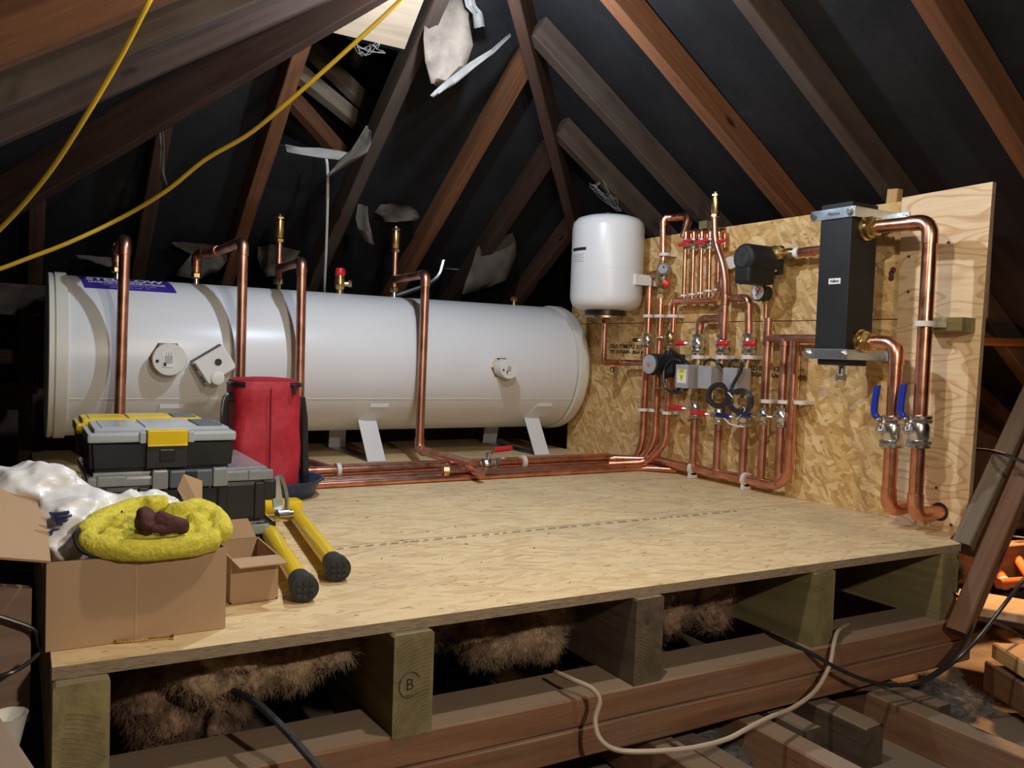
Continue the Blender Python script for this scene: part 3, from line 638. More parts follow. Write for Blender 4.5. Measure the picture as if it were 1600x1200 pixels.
# ------------------------------------------------------------------ backboards
XW = 2.424
def wallboard(y0, y1, z0, z1, x0, th, mat, edge, name, lab, poly=None):
    # local X runs along -Y (right in the picture), local Y up, local Z toward -X
    R = Matrix((V((0, -1, 0)), V((0, 0, 1)), V((-1, 0, 0)))).transposed()
    mb = MB(); pts = poly or [(y1, z0), (y0, z0), (y0, z1), (y1, z1)]
    mb.poly([(x0, y, z) for y, z in pts], (th, 0, 0)); mb.mi = [0 if i < 2 else 1 for i in range(len(mb.mi))]
    return tag(mb.build(name, [mat, edge], None, (x0, y1, z0), R), lab, 'board')
wallboard(1.44, 3.52, -0.0, 0.640, XW, 0.018, 'osbwall', 'osbedge', 'backboard', 'lower strand-board backboard behind the pipework')
wallboard(1.40, 3.52, 0.643, 1.02, XW, 0.018, 'osbwall', 'osbedge', 'backboard', 'upper strand-board backboard behind the pumps and small valves', [(3.52, .643), (1.40, .643), (1.40, 1.018), (3.02, 1.022), (3.02, 0.955), (3.52, 0.955)])
wallboard(1.385, 1.675, -0.0, 1.027, XW-0.018, 0.0178, 'pine', 'plyedge', 'backboard', 'pale pine plywood board with wavy grain at the right end of the backboard', [(1.655, 0.0), (1.43, 0.0), (1.405, 0.1), (1.388, 1.032), (1.675, 1.026), (1.67, 0.75), (1.66, 0.2)])
beam('batten', (XW+0.045, 2.62, 0.85), (XW+0.045, 2.62, 1.065), 0.05, 0.045, 'treated', 'green-tinged batten end poking up behind the backboard', 'timber', None, V((0, 1, 0)))
beam('batten', (XW+0.045, 1.76, 0.85), (XW+0.045, 1.745, 1.07), 0.03, 0.04, 'fresh', 'pale batten end poking up behind the black header', 'timber', None, V((0, 1, 0)))
def wf(y, z, s=1, x=XW): return lambda a, b: V((x-0.0012, y-a*s, z+b*s))
sm = MB().bb(XW-0.0006, XW, 3.04, 3.05, 0.55, 0.556); stp = tag(sm.build('printed_stamp', 'ink'), 'line of small black print on the backboard under the vessel pipe', 'marking')
text('CE', 0.034, wf(ax(957, 578, XW).y, ax(957, 578, XW).z), 'lettering', 'ink', stp, 0.001)
text('050 TIMTU XPU', 0.026, wf(3.05, 0.533), 'lettering', 'ink', stp, 0.0008, 0.27)
text('PE 10100A  Bor Ma', 0.022, wf(3.05, 0.508), 'lettering', 'ink', stp, 0.0008, 0.27)
sm = MB().bb(XW-0.0006, XW, 2.04, 2.10, 0.462, 0.464); stp = tag(sm.build('printed_stamp', 'ink'), 'line of small black print on the backboard left of the black header', 'marking')
text('Timmn 1210/95 12', 0.024, wf(2.28, 0.462), 'lettering', 'ink', stp, 0.0008, 0.26)
text('PE  Ci   15Gmm  Use b', 0.022, wf(2.26, 0.438), 'lettering', 'ink', stp, 0.0008, 0.28)
text('(OSB)', 0.024, wf(2.055, 0.435), 'lettering', 'ink', stp, 0.0008)
mb = MB()
for (y, z) in [(1.71, 0.79), (1.705, 0.80), (1.71, 0.775)]:
    mb.lathe((XW-0.001, y, z), (-1, 0, 0), [(0, 0.011), (0.0012, 0.008)], 9, smooth=False)
tag(mb.build('knot_hole', 'brownrag'), 'dark reddish gouge in the strand board beside the black header', 'marking')
for (u, v, wl) in [(1420, 401, 'beside the top of the header'), (1419, 456, 'beside the middle of the header'), (1482, 379, 'right of the tall copper pipe near the top'), (1406, 638, 'between the two blue levers'), (1463, 762, 'right of the right large pipe low down'), (1402, 719, 'between the two large pipes below the valves'), (1486, 820, 'in the bottom right corner')]:
    p = ax(u, v, XW-0.0185); tag(MB().lathe(p, (-1, 0, 0), [(0, 0.005), (0.0015, 0.0045)], 10).build('screw_head', 'dark_joist'), 'dark screw head in the pine board '+wl, 'screw', 'screw heads in the pine board')
o = MB(); R = Matrix.Identity(3); p = ax(1488, 511, XW-0.045)
blk = beam('timber_block', (XW-0.052, 1.545, 0.618), (XW-0.052, 1.415, 0.618), 0.068, 0.042, 'treated', 'green-tinged timber block packing out the pipe clip on the pine board', 'timber')

# ------------------------------------------------------------------ the tank
TY, TZ, TR = 3.6, 0.419, 0.305
tank = empty('hot_water_tank', (1.25, TY, TZ-TR), 'long white horizontal hot water cylinder standing on four strap feet', 'tank')
mb = MB(); mb.lathe((0.125, TY, TZ), (1, 0, 0), [(0, TR)] + [(0.02+0.0434*i, TR) for i in range(50)] + [(2.19, TR)], 96); mb.build('casing', 'white', tank)
mb = MB(); mb.lathe((0.082, TY, TZ), (1, 0, 0), [(0.0, 0.05), (0.0, TR-0.004), (0.004, TR+0.006), (0.018, TR+0.006), (0.019, TR+0.001), (0.024, TR+0.001), (0.025, TR+0.009), (0.062, TR+0.009), (0.064, TR)], 96); mb.build('end_cap', 'whitecap', tank)
mb = MB(); mb.lathe((2.405, TY, TZ), (-1, 0, 0), [(0.0, 0.05), (0.0, TR-0.05), (0.006, TR-0.02), (0.02, TR+0.003), (0.035, TR+0.008), (0.075, TR+0.008), (0.078, TR)], 96); mb.build('end_cap', 'whitecap', tank)
zs = 0.272; ys = TY - math.sqrt(TR**2-(TZ-zs)**2)
MB().bb(0.15, 2.32, ys-0.0015, ys+0.004, zs-0.0015, zs+0.0015).build('casing_seam', 'whitecap', tank)
for x0 in (1.255, 2.095, 0.42):
    for sg in (-1, 1):
        w_ = 0.082; pr = [(TY+sg*0.253, 0.262), (TY+sg*0.2475, 0.235), (TY+sg*0.185, 0.175), (TY+sg*0.262, 0.003)]
        def q(i): return pr[i]
        mb = MB(); shx = [0.035, 0.03, 0.0, 0.02]
        for i in range(3):
            (ya, za), (yb2, zb2) = pr[i], pr[i+1]
            mb.poly([(x0+shx[i], ya-0.004, za), (x0+shx[i]+w_, ya-0.004, za), (x0+shx[i+1]+w_, yb2-0.004, zb2), (x0+shx[i+1], yb2-0.004, zb2)], (0, 0.004*1, 0.001))
        mb.build('strap_foot', 'white', tank)
    MB().bb(x0+0.02, x0+0.10, TY-0.27, TY+0.27, 0.0, 0.004).build('foot_crossbar', 'zinc', tank)
# screw-headed label
def tcyl(x, th, off=0.0012): return V((x, TY - math.sin(th)*(TR+off), TZ + math.cos(th)*(TR+off)))
mb = MB(); rows = []
for i in range(13):
    s = i/12; 
    rows.append([tcyl(0.190+(0.495-0.190)*k/16 + 0.02*(s-0.5) + (0.012 if k == 16 else 0), math.radians(8 + (34-8)*s - 2*k/16*0) , 0.0012) for k in range(17)])
vs = [p for r in rows for p in r]; fs = [(i*17+k, i*17+k+1, (i+1)*17+k+1, (i+1)*17+k) for i in range(12) for k in range(16)]
lab = MB().add(vs, fs, True).build('maker_label', 'purple', tank)
def tl(xc, thc): return lambda a, b: tcyl(xc+a, math.radians(thc)-b/TR, 0.0022)
text('STELFLOW', 0.062, tl(0.342, 17.0), 'lettering', 'labelwhite', lab, 0.002, 0.27)
text('UNVENTED HOT WATER STORAGE', 0.024, tl(0.347, 24.2), 'lettering', 'labelwhite', lab, 0.0008, 0.265)
text('manufactured to the highest standard, fit for this cylinder', 0.009, tl(0.352, 28.0), 'lettering', 'labelwhite', lab, 0, 0.19)
text('www.stelflow.co.uk   tel.', 0.008, tl(0.355, 31), 'lettering', 'labelwhite', lab, 0, 0.14)
# immersion heater heads
def immersion(c, r, L, label, tilt):
    c = V(c); t = empty('immersion_heater', c+V((0, 0.0, 0)), label, 'heater')
    d = V((tilt, -1, -0.05)).normalized()
    MB().hexn(c+d*-0.01, c+d*0.018, r*1.13).build('hex_boss', 'oldbrass', t)
    mb = MB(); mb.lathe(c+d*0.02, d, [(0, r*0.93), (L*0.75, r*0.95), (L*0.78, r*1.03), (L-0.004, r*1.03), (L, r*0.98)], 40); mb.build('cover', 'whiteplas', t)
    q = c+d*(0.0205+L); dd, sx_, sz_ = frame(d); sx_ = V((0, 0, 1)).cross(d); sx_ = -V((0, 0, 1)).cross(d).normalized(); sz = d.cross(-sx_).normalized(); sz = V((0, 0, 1))
    R = Matrix((sx_, sz, d)).transposed()
    MB().box(q+sx_*r*0.1+d*0.0006, (r*0.62, r*0.95, 0.0008), R).build('rating_label', 'labelwhite', t)
    mb = MB()
    for i in range(7): mb.box(q+sx_*(r*(0.1-0.24+0.07*i))+d*0.0014+sz*r*(0.1 if i % 2 else 0.0), (r*0.025, r*(0.7 if i % 2 else 0.5), 0.0006), R)
    mb.box(q+sx_*r*0.28+sz*r*-0.3+d*0.0014, (r*0.16, r*0.22, 0.0006), R); mb.build('print', 'ink', t)
    MB().cyl(q-d*0.001+sx_*r*0.72-sz*r*0.1, q+d*0.002+sx_*r*0.72-sz*r*0.1, r*0.10, 10).build('screw', 'black', t)
immersion((0.468, 3.305, 0.424), 0.058, 0.045, 'round white heater cap on the left part of the tank', 0.0)
immersion((1.885, 3.305, 0.418), 0.044, 0.075, 'round white heater cap on the right part of the tank', 0.0)
# thermostat box turned on its corner
c = V((0.628, 3.262, 0.405)); a = math.radians(33)
sx_ = V((math.cos(a), 0, math.sin(a))); sz = V((-math.sin(a), 0, math.cos(a))); dn = V((0, -1, 0))
R = Matrix((sx_, sz, V((0, -1, 0)))).transposed()
t = empty('tank_thermostat', c, 'white box thermostat with a round knob tilted on the tank front', 'thermostat')
MB().box(c+V((0, 0.01, 0)), (0.125, 0.100, 0.07), R, 0.004).build('housing', 'whiteplas', t)
MB().box(c+V((0, -0.030, 0)), (0.118, 0.092, 0.012), R, 0.003).build('cover', 'whiteplas', t)
for k in (-1, 1):
    MB().box(c+sx_*-0.0635+sz*0.026*k+V((0, 0.005, 0)), (0.004, 0.026, 0.03), R).build('cable_entry', 'black', t)
MB().box(c+sz*0.052+V((0, 0.02, 0)), (0.12, 0.005, 0.045), R).build('back_plate', 'black', t)
MB().cyl(c+dn*0.03+sz*0.006+sx_*0.012, c+dn*0.040+sz*0.006+sx_*0.012, 0.0125, 20).build('reset_button', 'black', t)
MB().lathe(c+dn*0.03+sz*-0.044+sx_*-0.022, dn, [(0, 0.026), (0.012, 0.024), (0.014, 0.018)], 24).build('knob', 'whiteplas', t)

# ------------------------------------------------------------------ copper risers of the tank
RF = 3.225; rr = 0.0185
def stub(x, parent_label, y=TY, z=TZ+TR):
    t = empty('tank_connector', (x, y, z-0.004), parent_label, 'fitting', 'connectors on top of the tank')
    MB().cyl((x, y, z-0.01), (x, y, z+0.028), 0.012, 14).build('tail', 'chrome', t); MB().hexn((x, y, z+0.022), (x, y, z+0.046), 0.021).build('nut', 'oldbrass', t)
    return z+0.045
def vent(x, y, z, r, label, scale=1.0):
    t = empty('air_vent', (x, y, z), label, 'valve')
    s = scale
    MB().hexn((x, y, z), (x, y, z+0.016*s), r*1.35).build('nut', 'brass', t)
    mb = MB(); mb.lathe((x, y, z+0.016*s), (0, 0, 1), [(0, r*0.9), (0.008*s, r*1.15), (0.075*s, r*1.2), (0.078*s, r*0.9), (0.082*s, r*0.9)], 20); mb.build('body', 'brass', t)
    MB().hexn((x, y, z+0.098*s), (x, y, z+0.108*s), r*1.3).build('cap_ring', 'brass', t)
    MB().lathe((x, y, z+0.106*s), (0, 0, 1), [(0, r*0.7), (0.012*s, r*0.6), (0.014*s, r*0.3)], 12).build('dust_cap', 'copperdull', t)
x = 0.322; z0 = stub(x, 'brass and plated connector under the leftmost riser')
pipe([(x, TY, z0), (x, TY, 0.838), (0.312, RF, 0.838), (0.300, RF, 0.02)], rr, 'leftmost copper riser, dropping in front of the tank beside the purple label', 'copperdull')
x = 0.615; z0 = stub(x, 'connector on the tank under the second riser from the left')
pipe([(x, TY, z0), (x, TY, 0.845), (0.66, 3.5, 0.845), (0.716, RF, 0.872), (0.716, RF, 0.02)], rr, 'second copper riser from the left, dropping just behind the red bag', 'copperdull')
x = 0.950; z0 = stub(x, 'connector on the tank under the left-hand air vent')
o = pipe([(x, TY, z0), (x, TY, 0.925)], 0.014, 'thin copper stem carrying the left-hand air vent', 'copperdull', elbows=False)
vent(x, TY, 0.925, 0.0165, 'tall brass air vent standing above the left half of the tank')
pipe([(x, TY-0.014, 0.815), (0.940, RF, 0.815), (0.945, RF, 0.02)], rr, 'third copper riser from the left, dropping behind the right side of the red bag', 'copperdull')
x = 1.482; z0 = stub(x, 'connector on the tank under the right-hand air vent')
pipe([(x, TY, z0), (x, TY, 0.93)], 0.013, 'thin copper stem carrying the right-hand air vent', 'copperdull', elbows=False)
vent(x, TY, 0.93, 0.0165, 'brass air vent standing above the middle of the tank')
pipe([(x, TY-0.013, 0.805), (1.468, RF, 0.806), (1.462, RF, 0.062), (1.475, 2.76, 0.062)], rr, 'rightmost tank riser, dropping in front of the tank and turning over the floor pipes', 'copperdull')
# relief valve with red cap
x = 1.222; t = empty('relief_valve', (x, TY, TZ+TR), 'brass relief valve with a red cap on top of the tank', 'valve')
MB().cyl((x, TY, TZ+TR-0.01), (x, TY, TZ+TR+0.02), 0.016).build('tail', 'oldbrass', t)
mb = MB(); mb.lathe((x, TY, TZ+TR+0.015), (0, 0, 1), [(0, 0.015), (0.01, 0.022), (0.03, 0.024), (0.055, 0.02), (0.065, 0.021)], 20); mb.build('body', 'brass', t)
MB().lathe((x, TY, TZ+TR+0.08), (0, 0, 1), [(0, 0.022), (0.004, 0.024), (0.03, 0.020), (0.033, 0.016)], 14).build('cap', 'red', t)
MB().cyl((x, TY, TZ+TR+0.045), (x+0.045, TY-0.01, TZ+TR+0.045), 0.013).build('outlet', 'brass', t); MB().hexn((x+0.035, TY-0.008, TZ+TR+0.045), (x+0.05, TY-0.011, TZ+TR+0.045), 0.017).build('outlet_nut', 'oldbrass', t)
x = 2.125; t = empty('blanked_connector', (x, TY, TZ+TR), 'small brass blanked connector near the right end of the tank', 'fitting')
MB().cyl((x, TY, TZ+TR-0.01), (x, TY, TZ+TR+0.03), 0.009).build('tail', 'oldbrass', t); MB().hexn((x, TY, TZ+TR+0.022), (x, TY, TZ+TR+0.042), 0.019).build('nut', 'brass', t)
cable('grey_conduit', [ay(610, 465, 3.95), ay(640, 455, 3.95), ay(668, 444, 3.95), ay(685, 430, 3.95), ay(692, 410, 3.95), ay(697, 390, 3.95)], 0.013, 'zinc', 'bent grey conduit rising behind the tank', 'conduit')
cable('grey_conduit', [ay(694, 417, 4.0), ay(730, 421, 4.0), ay(780, 425, 4.0)], 0.010, 'grey', 'dim straight conduit behind the right half of the tank', 'conduit')
cable('white_cable', [ay(505, 235, 3.3), ay(511, 255, 3.3), ay(512, 300, 3.3), ay(510, 380, 3.5), ay(507, 452, 3.72), ay(507, 480, 3.92)], 0.0058, 'cableg', 'pale cable hanging down behind the middle of the tank')

# ------------------------------------------------------------------ floor-level pipes
RFP = 0.0185
pipe([(0.70, 2.93, 0.036), (0.98, 2.93, 0.036), (2.24, 2.93, 0.036), (2.375, 2.78, 0.045), (2.375, 2.09, 0.040), (2.375, 2.045, 0.09), (2.375, 2.045, 0.575)], 0.0175,
     'thick copper pipe along the deck, round the backboard foot and up', 'copper', bend=2.4, elbows=False)
ys = [2.775, 2.812, 2.848, 2.884, 2.975, 3.02, 3.06, 3.10, 3.14]
FL = ['frontmost thin floor pipe', 'second thin floor pipe from the front', 'third thin floor pipe from the front', 'fourth thin floor pipe, just before the thick one', 'thin floor pipe just behind the thick one',
      'second thin floor pipe behind the thick one', 'third thin floor pipe behind the thick one', 'fourth thin floor pipe behind the thick one', 'rearmost thin floor pipe, nearest the tank feet']
for i, y in enumerate(ys):
    xe = 2.33 if i >= 4 else 2.30
    pipe([(0.80+0.02*(i % 3), y, 0.013), (xe, y, 0.013), (2.395, y-0.12, 0.016)] if i < 4 else [(0.80, y, 0.016), (2.405, y, 0.016)], 0.0115, FL[i]+' on the deck', 'copperdull' if i % 2 else 'copper', elbows=False, bend=4, group='thin copper pipes lying on the deck')
def fclip(x, y, z, r, d, lab): return clip((x, y, z), d, (0, 0, 1), r, lab, 'white pipe clips on the deck', z-0.001)
fclip(1.005, 2.93, 0.036, 0.02, (1, 0, 0), 'white clip on the floor pipe beside the blue tub')
fclip(1.80, 2.93, 0.036, 0.02, (1, 0, 0), 'white clip on the floor pipe in front of the right tank foot')
fclip(2.375, 2.535, 0.041, 0.019, (0, 1, 0), 'white clip on the thick pipe at the foot of the backboard, left one')
fclip(2.375, 2.245, 0.040, 0.019, (0, 1, 0), 'white clip on the thick pipe at the foot of the backboard, right one')
for i, (y) in enumerate((2.98, 3.02, 3.06, 3.10)):
    fclip(1.80+0.0*i, y, 0.016, 0.0125, (1, 0, 0), ['white clip on the thin pipe nearest behind the thick one', 'white clip second behind the thick floor pipe', 'white clip third behind the thick floor pipe', 'rearmost white clip on the thin floor pipes'][i])
valve((1.635, 2.93, 0.036), (1, 0, 0), (1, 0.10, 0.05), (0, 0, 1), 0.016, 'red', 'ball valve with a red lever on the thick floor pipe', ll=0.09)
t = pipe([(1.475, 2.80, 0.036), (1.36, 2.80, 0.036)], 0.018, 'short sawn-off copper stub lying among the floor pipes', 'copperdull', elbows=False)
MB().lathe((1.372, 2.80, 0.036), (1, -0.35, 0), [(0, 0.024), (0.02, 0.024), (0.02, 0.014), (0.004, 0.014)], 16).build('collar', 'oldbrass', t)
pipe([(1.49, 2.98, 0.062), (1.475, 2.69, 0.036), (1.60, 2.69, 0.03)][:2], 0.016, 'joint of copper pipe slanting over the floor pipes', 'copperdull', elbows=False)
pipe([(0.86, 3.10, 0.075), (0.99, 2.945, 0.036)], 0.017, 'copper pipe end slanting down beside the red bag strap', 'copperdull', elbows=False)

# ------------------------------------------------------------------ pipework on the backboard (measured at PX in front of it)
PX = 2.372; OUT = V((-1, 0, 0)); UP = V((0, 0, 1))
def W(u, v, x=PX): return ax(u, v, x)
def WZ(y, z, x=PX): return V((x, y, z))
def wclip(u, v, r, lab, x=PX): 
    p = W(u, v, x); return clip(p, UP, OUT, r, lab, 'white pipe clips on the backboard', XW-x-0.001)
R1 = 0.0165
yA = W(1013, 500).y; yB = W(1031, 500).y; yC = W(1051, 500).y
zf = 0.02
# pipe A
pipe([WZ(yA, 0.80), WZ(yA, 0.62)], R1, 'copper drop below the brass mixing valve, above the black-handled valve')
pipe([WZ(yA, 0.62), WZ(yA+0.005, 0.11), (PX-0.01, yA+0.03, 0.035), (PX-0.12, yA+0.06, 0.02)], R1, 'leftmost of the three bent copper drops under the round pump', bend=2.4, elbows=False, group=None)
pipe([WZ(yB, 0.745), WZ(yB, 0.12), (PX-0.02, yB+0.06, 0.035), (PX-0.14, yB+0.12, 0.02)], R1, 'middle one of the three bent copper drops under the round pump', bend=2.6, elbows=False)
yC2 = W(1044, 600).y
pipe([WZ(yC, 0.535), WZ(yC2, 0.20), WZ(yC2, 0.13), (PX-0.02, yC2+0.09, 0.035), (PX-0.16, yC2+0.18, 0.02)], R1*0.95, 'right one of the three bent copper drops under the round pump', bend=2.2, elbows=False)
wclip(1005, 640, 0.017, 'white clip on the left bent drop under the round pump'); wclip(1022, 641, 0.017, 'white clip on the middle bent drop under the round pump'); wclip(1043, 645, 0.017, 'white clip on the right bent drop under the round pump')
wclip(1013, 494, 0.017, 'white clip on the pipe left below the brass mixing valve'); wclip(1031, 494, 0.017, 'white clip on the pipe right below the brass mixing valve'); wclip(1051, 494, 0.017, 'white clip on the pipe under the small-valve manifold')
# riser above the mixing valve
p0 = W(1036, 442); p1 = W(1037, 340); p2 = W(1073, 341, PX+0.02); p3 = W(1073, 372, PX+0.02)
pipe([p0, p1, V((PX+0.03, p1.y-0.03, p1.z+0.0)), V((PX+0.03, p3.y, p1.z-0.005)), V((PX, p3.y, p3.z))], 0.0155, 'copper riser above the mixing valve looping over the top of the backboard', bend=1.8)
wclip(1039, 398, 0.017, 'white clip on the riser above the brass mixing valve')
c = W(1036, 428); t = empty('mixing_valve', c, 'brass pressure valve with a grey dial and small red knob', 'valve')
mb = MB(); mb.lathe(c-UP*0.065, UP, [(0, 0.016), (0.015, 0.026), (0.05, 0.032), (0.09, 0.028), (0.12, 0.017)], 18); mb.cyl(c+V((-0.0, 0, -0.045)), c+V((-0.01, -0.035, -0.045)), 0.02); mb.cyl(c, c+V((0, 0.05, 0)), 0.018); mb.cyl(c, c+V((0, -0.02, -0.005))+OUT*0.02, 0.02); mb.build('body', 'oldbrass', t)
MB().lathe(c+V((-0.015, -0.03, 0.014)), V((-0.8, -0.6, 0)), [(0, 0.026), (0.03, 0.026), (0.035, 0.022), (0.045, 0.019)], 24).build('dial', 'grey', t)
MB().cyl(c+V((-0.050, -0.060, 0.022)), c+V((-0.053, -0.063, 0.022)), 0.004, 8).build('dial_mark', 'ink', t)
MB().hexn(c+V((0, 0, -0.085)), c+V((0, 0, -0.06)), 0.022).build('nut', 'oldbrass', t)
MB().lathe(c+V((-0.01, -0.03, -0.045)), V((-0.6, -0.8, 0)), [(0, 0.012), (0.03, 0.012), (0.031, 0.016), (0.048, 0.015), (0.05, 0.01)], 16).build('red_knob', 'red', t)
MB().tube(fillet([c+V((0, 0.04, 0)), c+V((0, yA-c.y, 0)), V((PX, yA, 0.79))], 0.03)[0], 0.018, 14).build('elbow', 'copperdull', t)
# black-handled valve on A, brass valve on C
valve(W(1012, 532), UP, (0, 1, 0), OUT, 0.012, 'black', 'small plated valve with a black handle left of the round pump', ll=0.03)
t = valve(W(1048, 528), UP, (0, 1, 0), OUT, 0.013, 'brass', 'brass valve at the top right of the round pump', ll=0.02, body='oldbrass')
c = W(1040, 620); valve(W(1044, 606), UP, (0, 1, 0), OUT, 0.010, 'oldbrass', 'small dull brass valve below the coiled cable loop', ll=0.02, body='oldbrass')
# manifold of the five small valves
zt = W(1072, 365).z; zm = W(1090, 472).z
us = [(1072, 1068), (1084.5, 1081), (1097, 1094), (1110, 1107), (1124, 1121)]
sm_lab = ['leftmost', 'second from left', 'middle', 'second from right', 'rightmost']
yl = []
for i, (ut, ub) in enumerate(us):
    a = W(ut, 366); b = W(ub, 470); yl.append(b.y)
    pipe([V((PX+0.03, a.y, a.z-0.05)), V((PX+0.028, a.y, a.z+0.015)), V((PX, a.y, a.z+0.015)), V((PX, a.y, a.z-0.06)), V((PX, b.y, b.z))], 0.0088, 'thin copper pipe of the small-valve row, '+sm_lab[i], bend=1.6, elbows=(True), seg=10, group='five thin pipes above the manifold')
    valve(W(ut, 381), UP, (0.0, -1 if i % 2 == 0 else 1, 0.12 if i != 1 else -0.05), OUT, 0.0085, 'red', 'small valve with a bright red lever in the upper row, '+sm_lab[i], ll=0.048, group='row of small red-levered valves')
    wclip(ub+0.5, 462-3*i*0.6 - (2 if i > 2 else 0), 0.0105, 'small white clip on the thin pipes, '+sm_lab[i])
pipe([W(1051, 520), W(1053, 471), W(1118, 469), W(1126, 455), W(1129, 420)], 0.0135, 'copper manifold pipe joining the five thin pipes and turning down at the left', bend=1.8)
# pipe D with vent
zD = [(1117, 338), (1118, 378), (1131, 415), (1134, 445), (1133, 470), (1130, 530)]
dp = [W(u, v, PX-0.012) for u, v in zD]
o = pipe(dp, 0.0150, 'copper pipe under the tall air vent, stepping sideways and down past the manifold', 'copperdull', bend=3.0, elbows=False)
v0 = W(1117, 338, PX-0.012); vent(v0.x, v0.y, v0.z-0.005, 0.0135, 'tall brass air vent standing above the backboard', 0.85)
for uv in ((1133, 468), (1129, 497)): sleeve(o, W(*uv, PX-0.012), UP, 0.015, 0.045, 'copperdull', 'tee')
pE = [W(1129, 497), W(1094, 499), W(1092, 530)]; pipe(pE, 0.0150, 'short copper branch left of the air-vent pipe with an elbow down', 'copperdull')
pF = [W(1134, 466), W(1170, 466), W(1170, 530)]; pipe(pF, 0.0150, 'copper branch right of the air-vent pipe with an elbow down', 'copperdull')
drop = {'E': (1091, 1087, 1082, 730), 'D': (1129, 1124, 1119, 742), 'F': (1170, 1165, 1159, 748)}
NM = {'E': 'left', 'D': 'middle', 'F': 'right'}
for k, (u0, u1, u2, vb) in drop.items():
    top = W(u0, 530); bot = W(u2, vb)
    y = (top.y+bot.y)/2
    pipe([V((PX, top.y, top.z)), V((PX, bot.y, max(0.03, bot.z)))], 0.0155, 'copper drop of the three motor valves, %s one' % NM[k], 'copperdull', elbows=False)
    sleeve(bpy.data.objects['copper_pipe'], V((PX, bot.y, 0.06)), UP, 0.0155, 0.03) if False else None
    valve(W(u0, 537), UP, (0, -1 if k == 'F' else (-1 if k == 'D' else 1), 0), OUT, 0.0150, 'red', 'plated valve with a red lever above the motor valve, %s one' % NM[k], ll=0.055, group='red-levered valves above the motor valves')
    wclip(u0, 558, 0.020, 'white clip just below the upper red-levered valve, %s one' % NM[k])
# motor valves
AL = {'E': (1056, 1074, 1091, 569, 607), 'D': (1091, 1110, 1128, 571, 608), 'F': (1130, 1150, 1161, 574, 612)}
for k, (ua, ub, uc, vt, vb) in AL.items():
    xf = PX-0.085; a = ax(ua, vt, xf); b = ax(ub, vb, xf)
    y1, y0 = a.y, b.y; z1, z0 = a.z, b.z
    t = empty('motor_valve', V((xf+0.04, (y0+y1)/2, z0)), {'E': 'metal motor-valve box with the yellow warning label', 'D': 'metal motor-valve box in the middle of the three', 'F': 'metal motor-valve box above the coiled black cable, right of the three'}[k], 'valve')
    MB().bb(xf, PX-0.012, y0, y1, z0, z1, 0.002).build('actuator_cover', 'alu', t)
    MB().cyl((PX, (y0+y1)/2-0.0, z0-0.04), (PX, (y0+y1)/2, z1+0.02), 0.021).build('body', 'oldbrass', t)
    MB().hexn((PX, (y0+y1)/2, z0-0.055), (PX, (y0+y1)/2, z0-0.025), 0.026).build('nut', 'oldbrass', t)
    if k == 'E':
        f = MB().bb(xf-0.001, xf, y0+0.010, y1-0.012, z0+0.02, z0+0.075).build('warning_label', 'labelwhite', t)
        cy = (y0+y1)/2-0.001
        mb = MB(); mb.poly([(xf-0.0016, cy+0.018, z0+0.055), (xf-0.0016, cy-0.018, z0+0.055), (xf-0.0016, cy, z0+0.022)], (0.0006, 0, 0)); mb.bb(xf-0.0018, xf-0.001, cy-0.019, cy+0.019, z0+0.060, z0+0.075); mb.build('warning_symbol', 'ylabel', t)
        text('230V', 0.012, lambda a_, b_: V((xf-0.0022, cy-a_, z0+0.0675+b_)), 'lettering', 'ink', t); text('!', 0.02, lambda a_, b_: V((xf-0.0022, cy-a_, z0+0.043+b_)), 'lettering', 'ink', t, 0.001)
for k, (u, v, dr, colr) in {'E': (1087, 639, 1, 'red'), 'D': (1124, 648, 1, 'red'), 'F': (1163, 652, 1, 'blue')}.items():
    valve(W(u, v), UP, (0, dr, 0.02), OUT, 0.0145, colr, 'plated valve under the motor valve with a %s lever, %s one' % (colr, NM[k]), ll=0.085 if k != 'F' else 0.075, group=None)
# drops G, H, I
yG = W(1196, 600).y; yH = W(1223, 600).y; yI = 2.045
zT = W(1199, 529).z
g0 = W(1197, 473)
pG = pipe([V((PX, g0.y, g0.z)), V((PX, g0.y-0.002, zT+0.07))], 0.0085, 'thin copper pipe carrying the pressure gauge', 'copperdull', elbows=False)
pG = pipe([V((PX, yG, zT+0.075)), V((PX, yG, 0.05))], 0.0150, 'copper drop below the pressure gauge', 'copperdull', elbows=False); sleeve(pG, (PX, yG, zT), UP, 0.015, 0.05, 'copperdull', 'tee')
pH = pipe([V((PX, yH, zT)), V((PX, yH, 0.04))], 0.0150, 'copper drop between the gauge pipe and the right-hand drop', 'copperdull', elbows=False); sleeve(pH, (PX, yH, zT-0.012), UP, 0.015, 0.03, 'copperdull', 'tee')
pipe([V((PX, yG, zT)), V((PX, 1.83, zT))], 0.0160, 'horizontal copper header pipe joining three drops to the black header', 'copperdull', elbows=False)
valve(W(1194, 650), UP, (0, 1, 0), OUT, 0.0125, 'blue', 'plated valve with a blue lever below the pressure gauge', ll=0.075)
valve(W(1222, 652), UP, (0, 1, 0), OUT, 0.014, 'chrome', 'plated valve with its lever removed, right of the blue-levered ones', ll=0.02)
for u, v, l in ((1199, 627, 'gauge drop'), (1226, 628, 'drop right of the gauge drop'), (1251, 629, 'rightmost thin drop')): wclip(u, v, 0.017, 'white clip on the '+l)
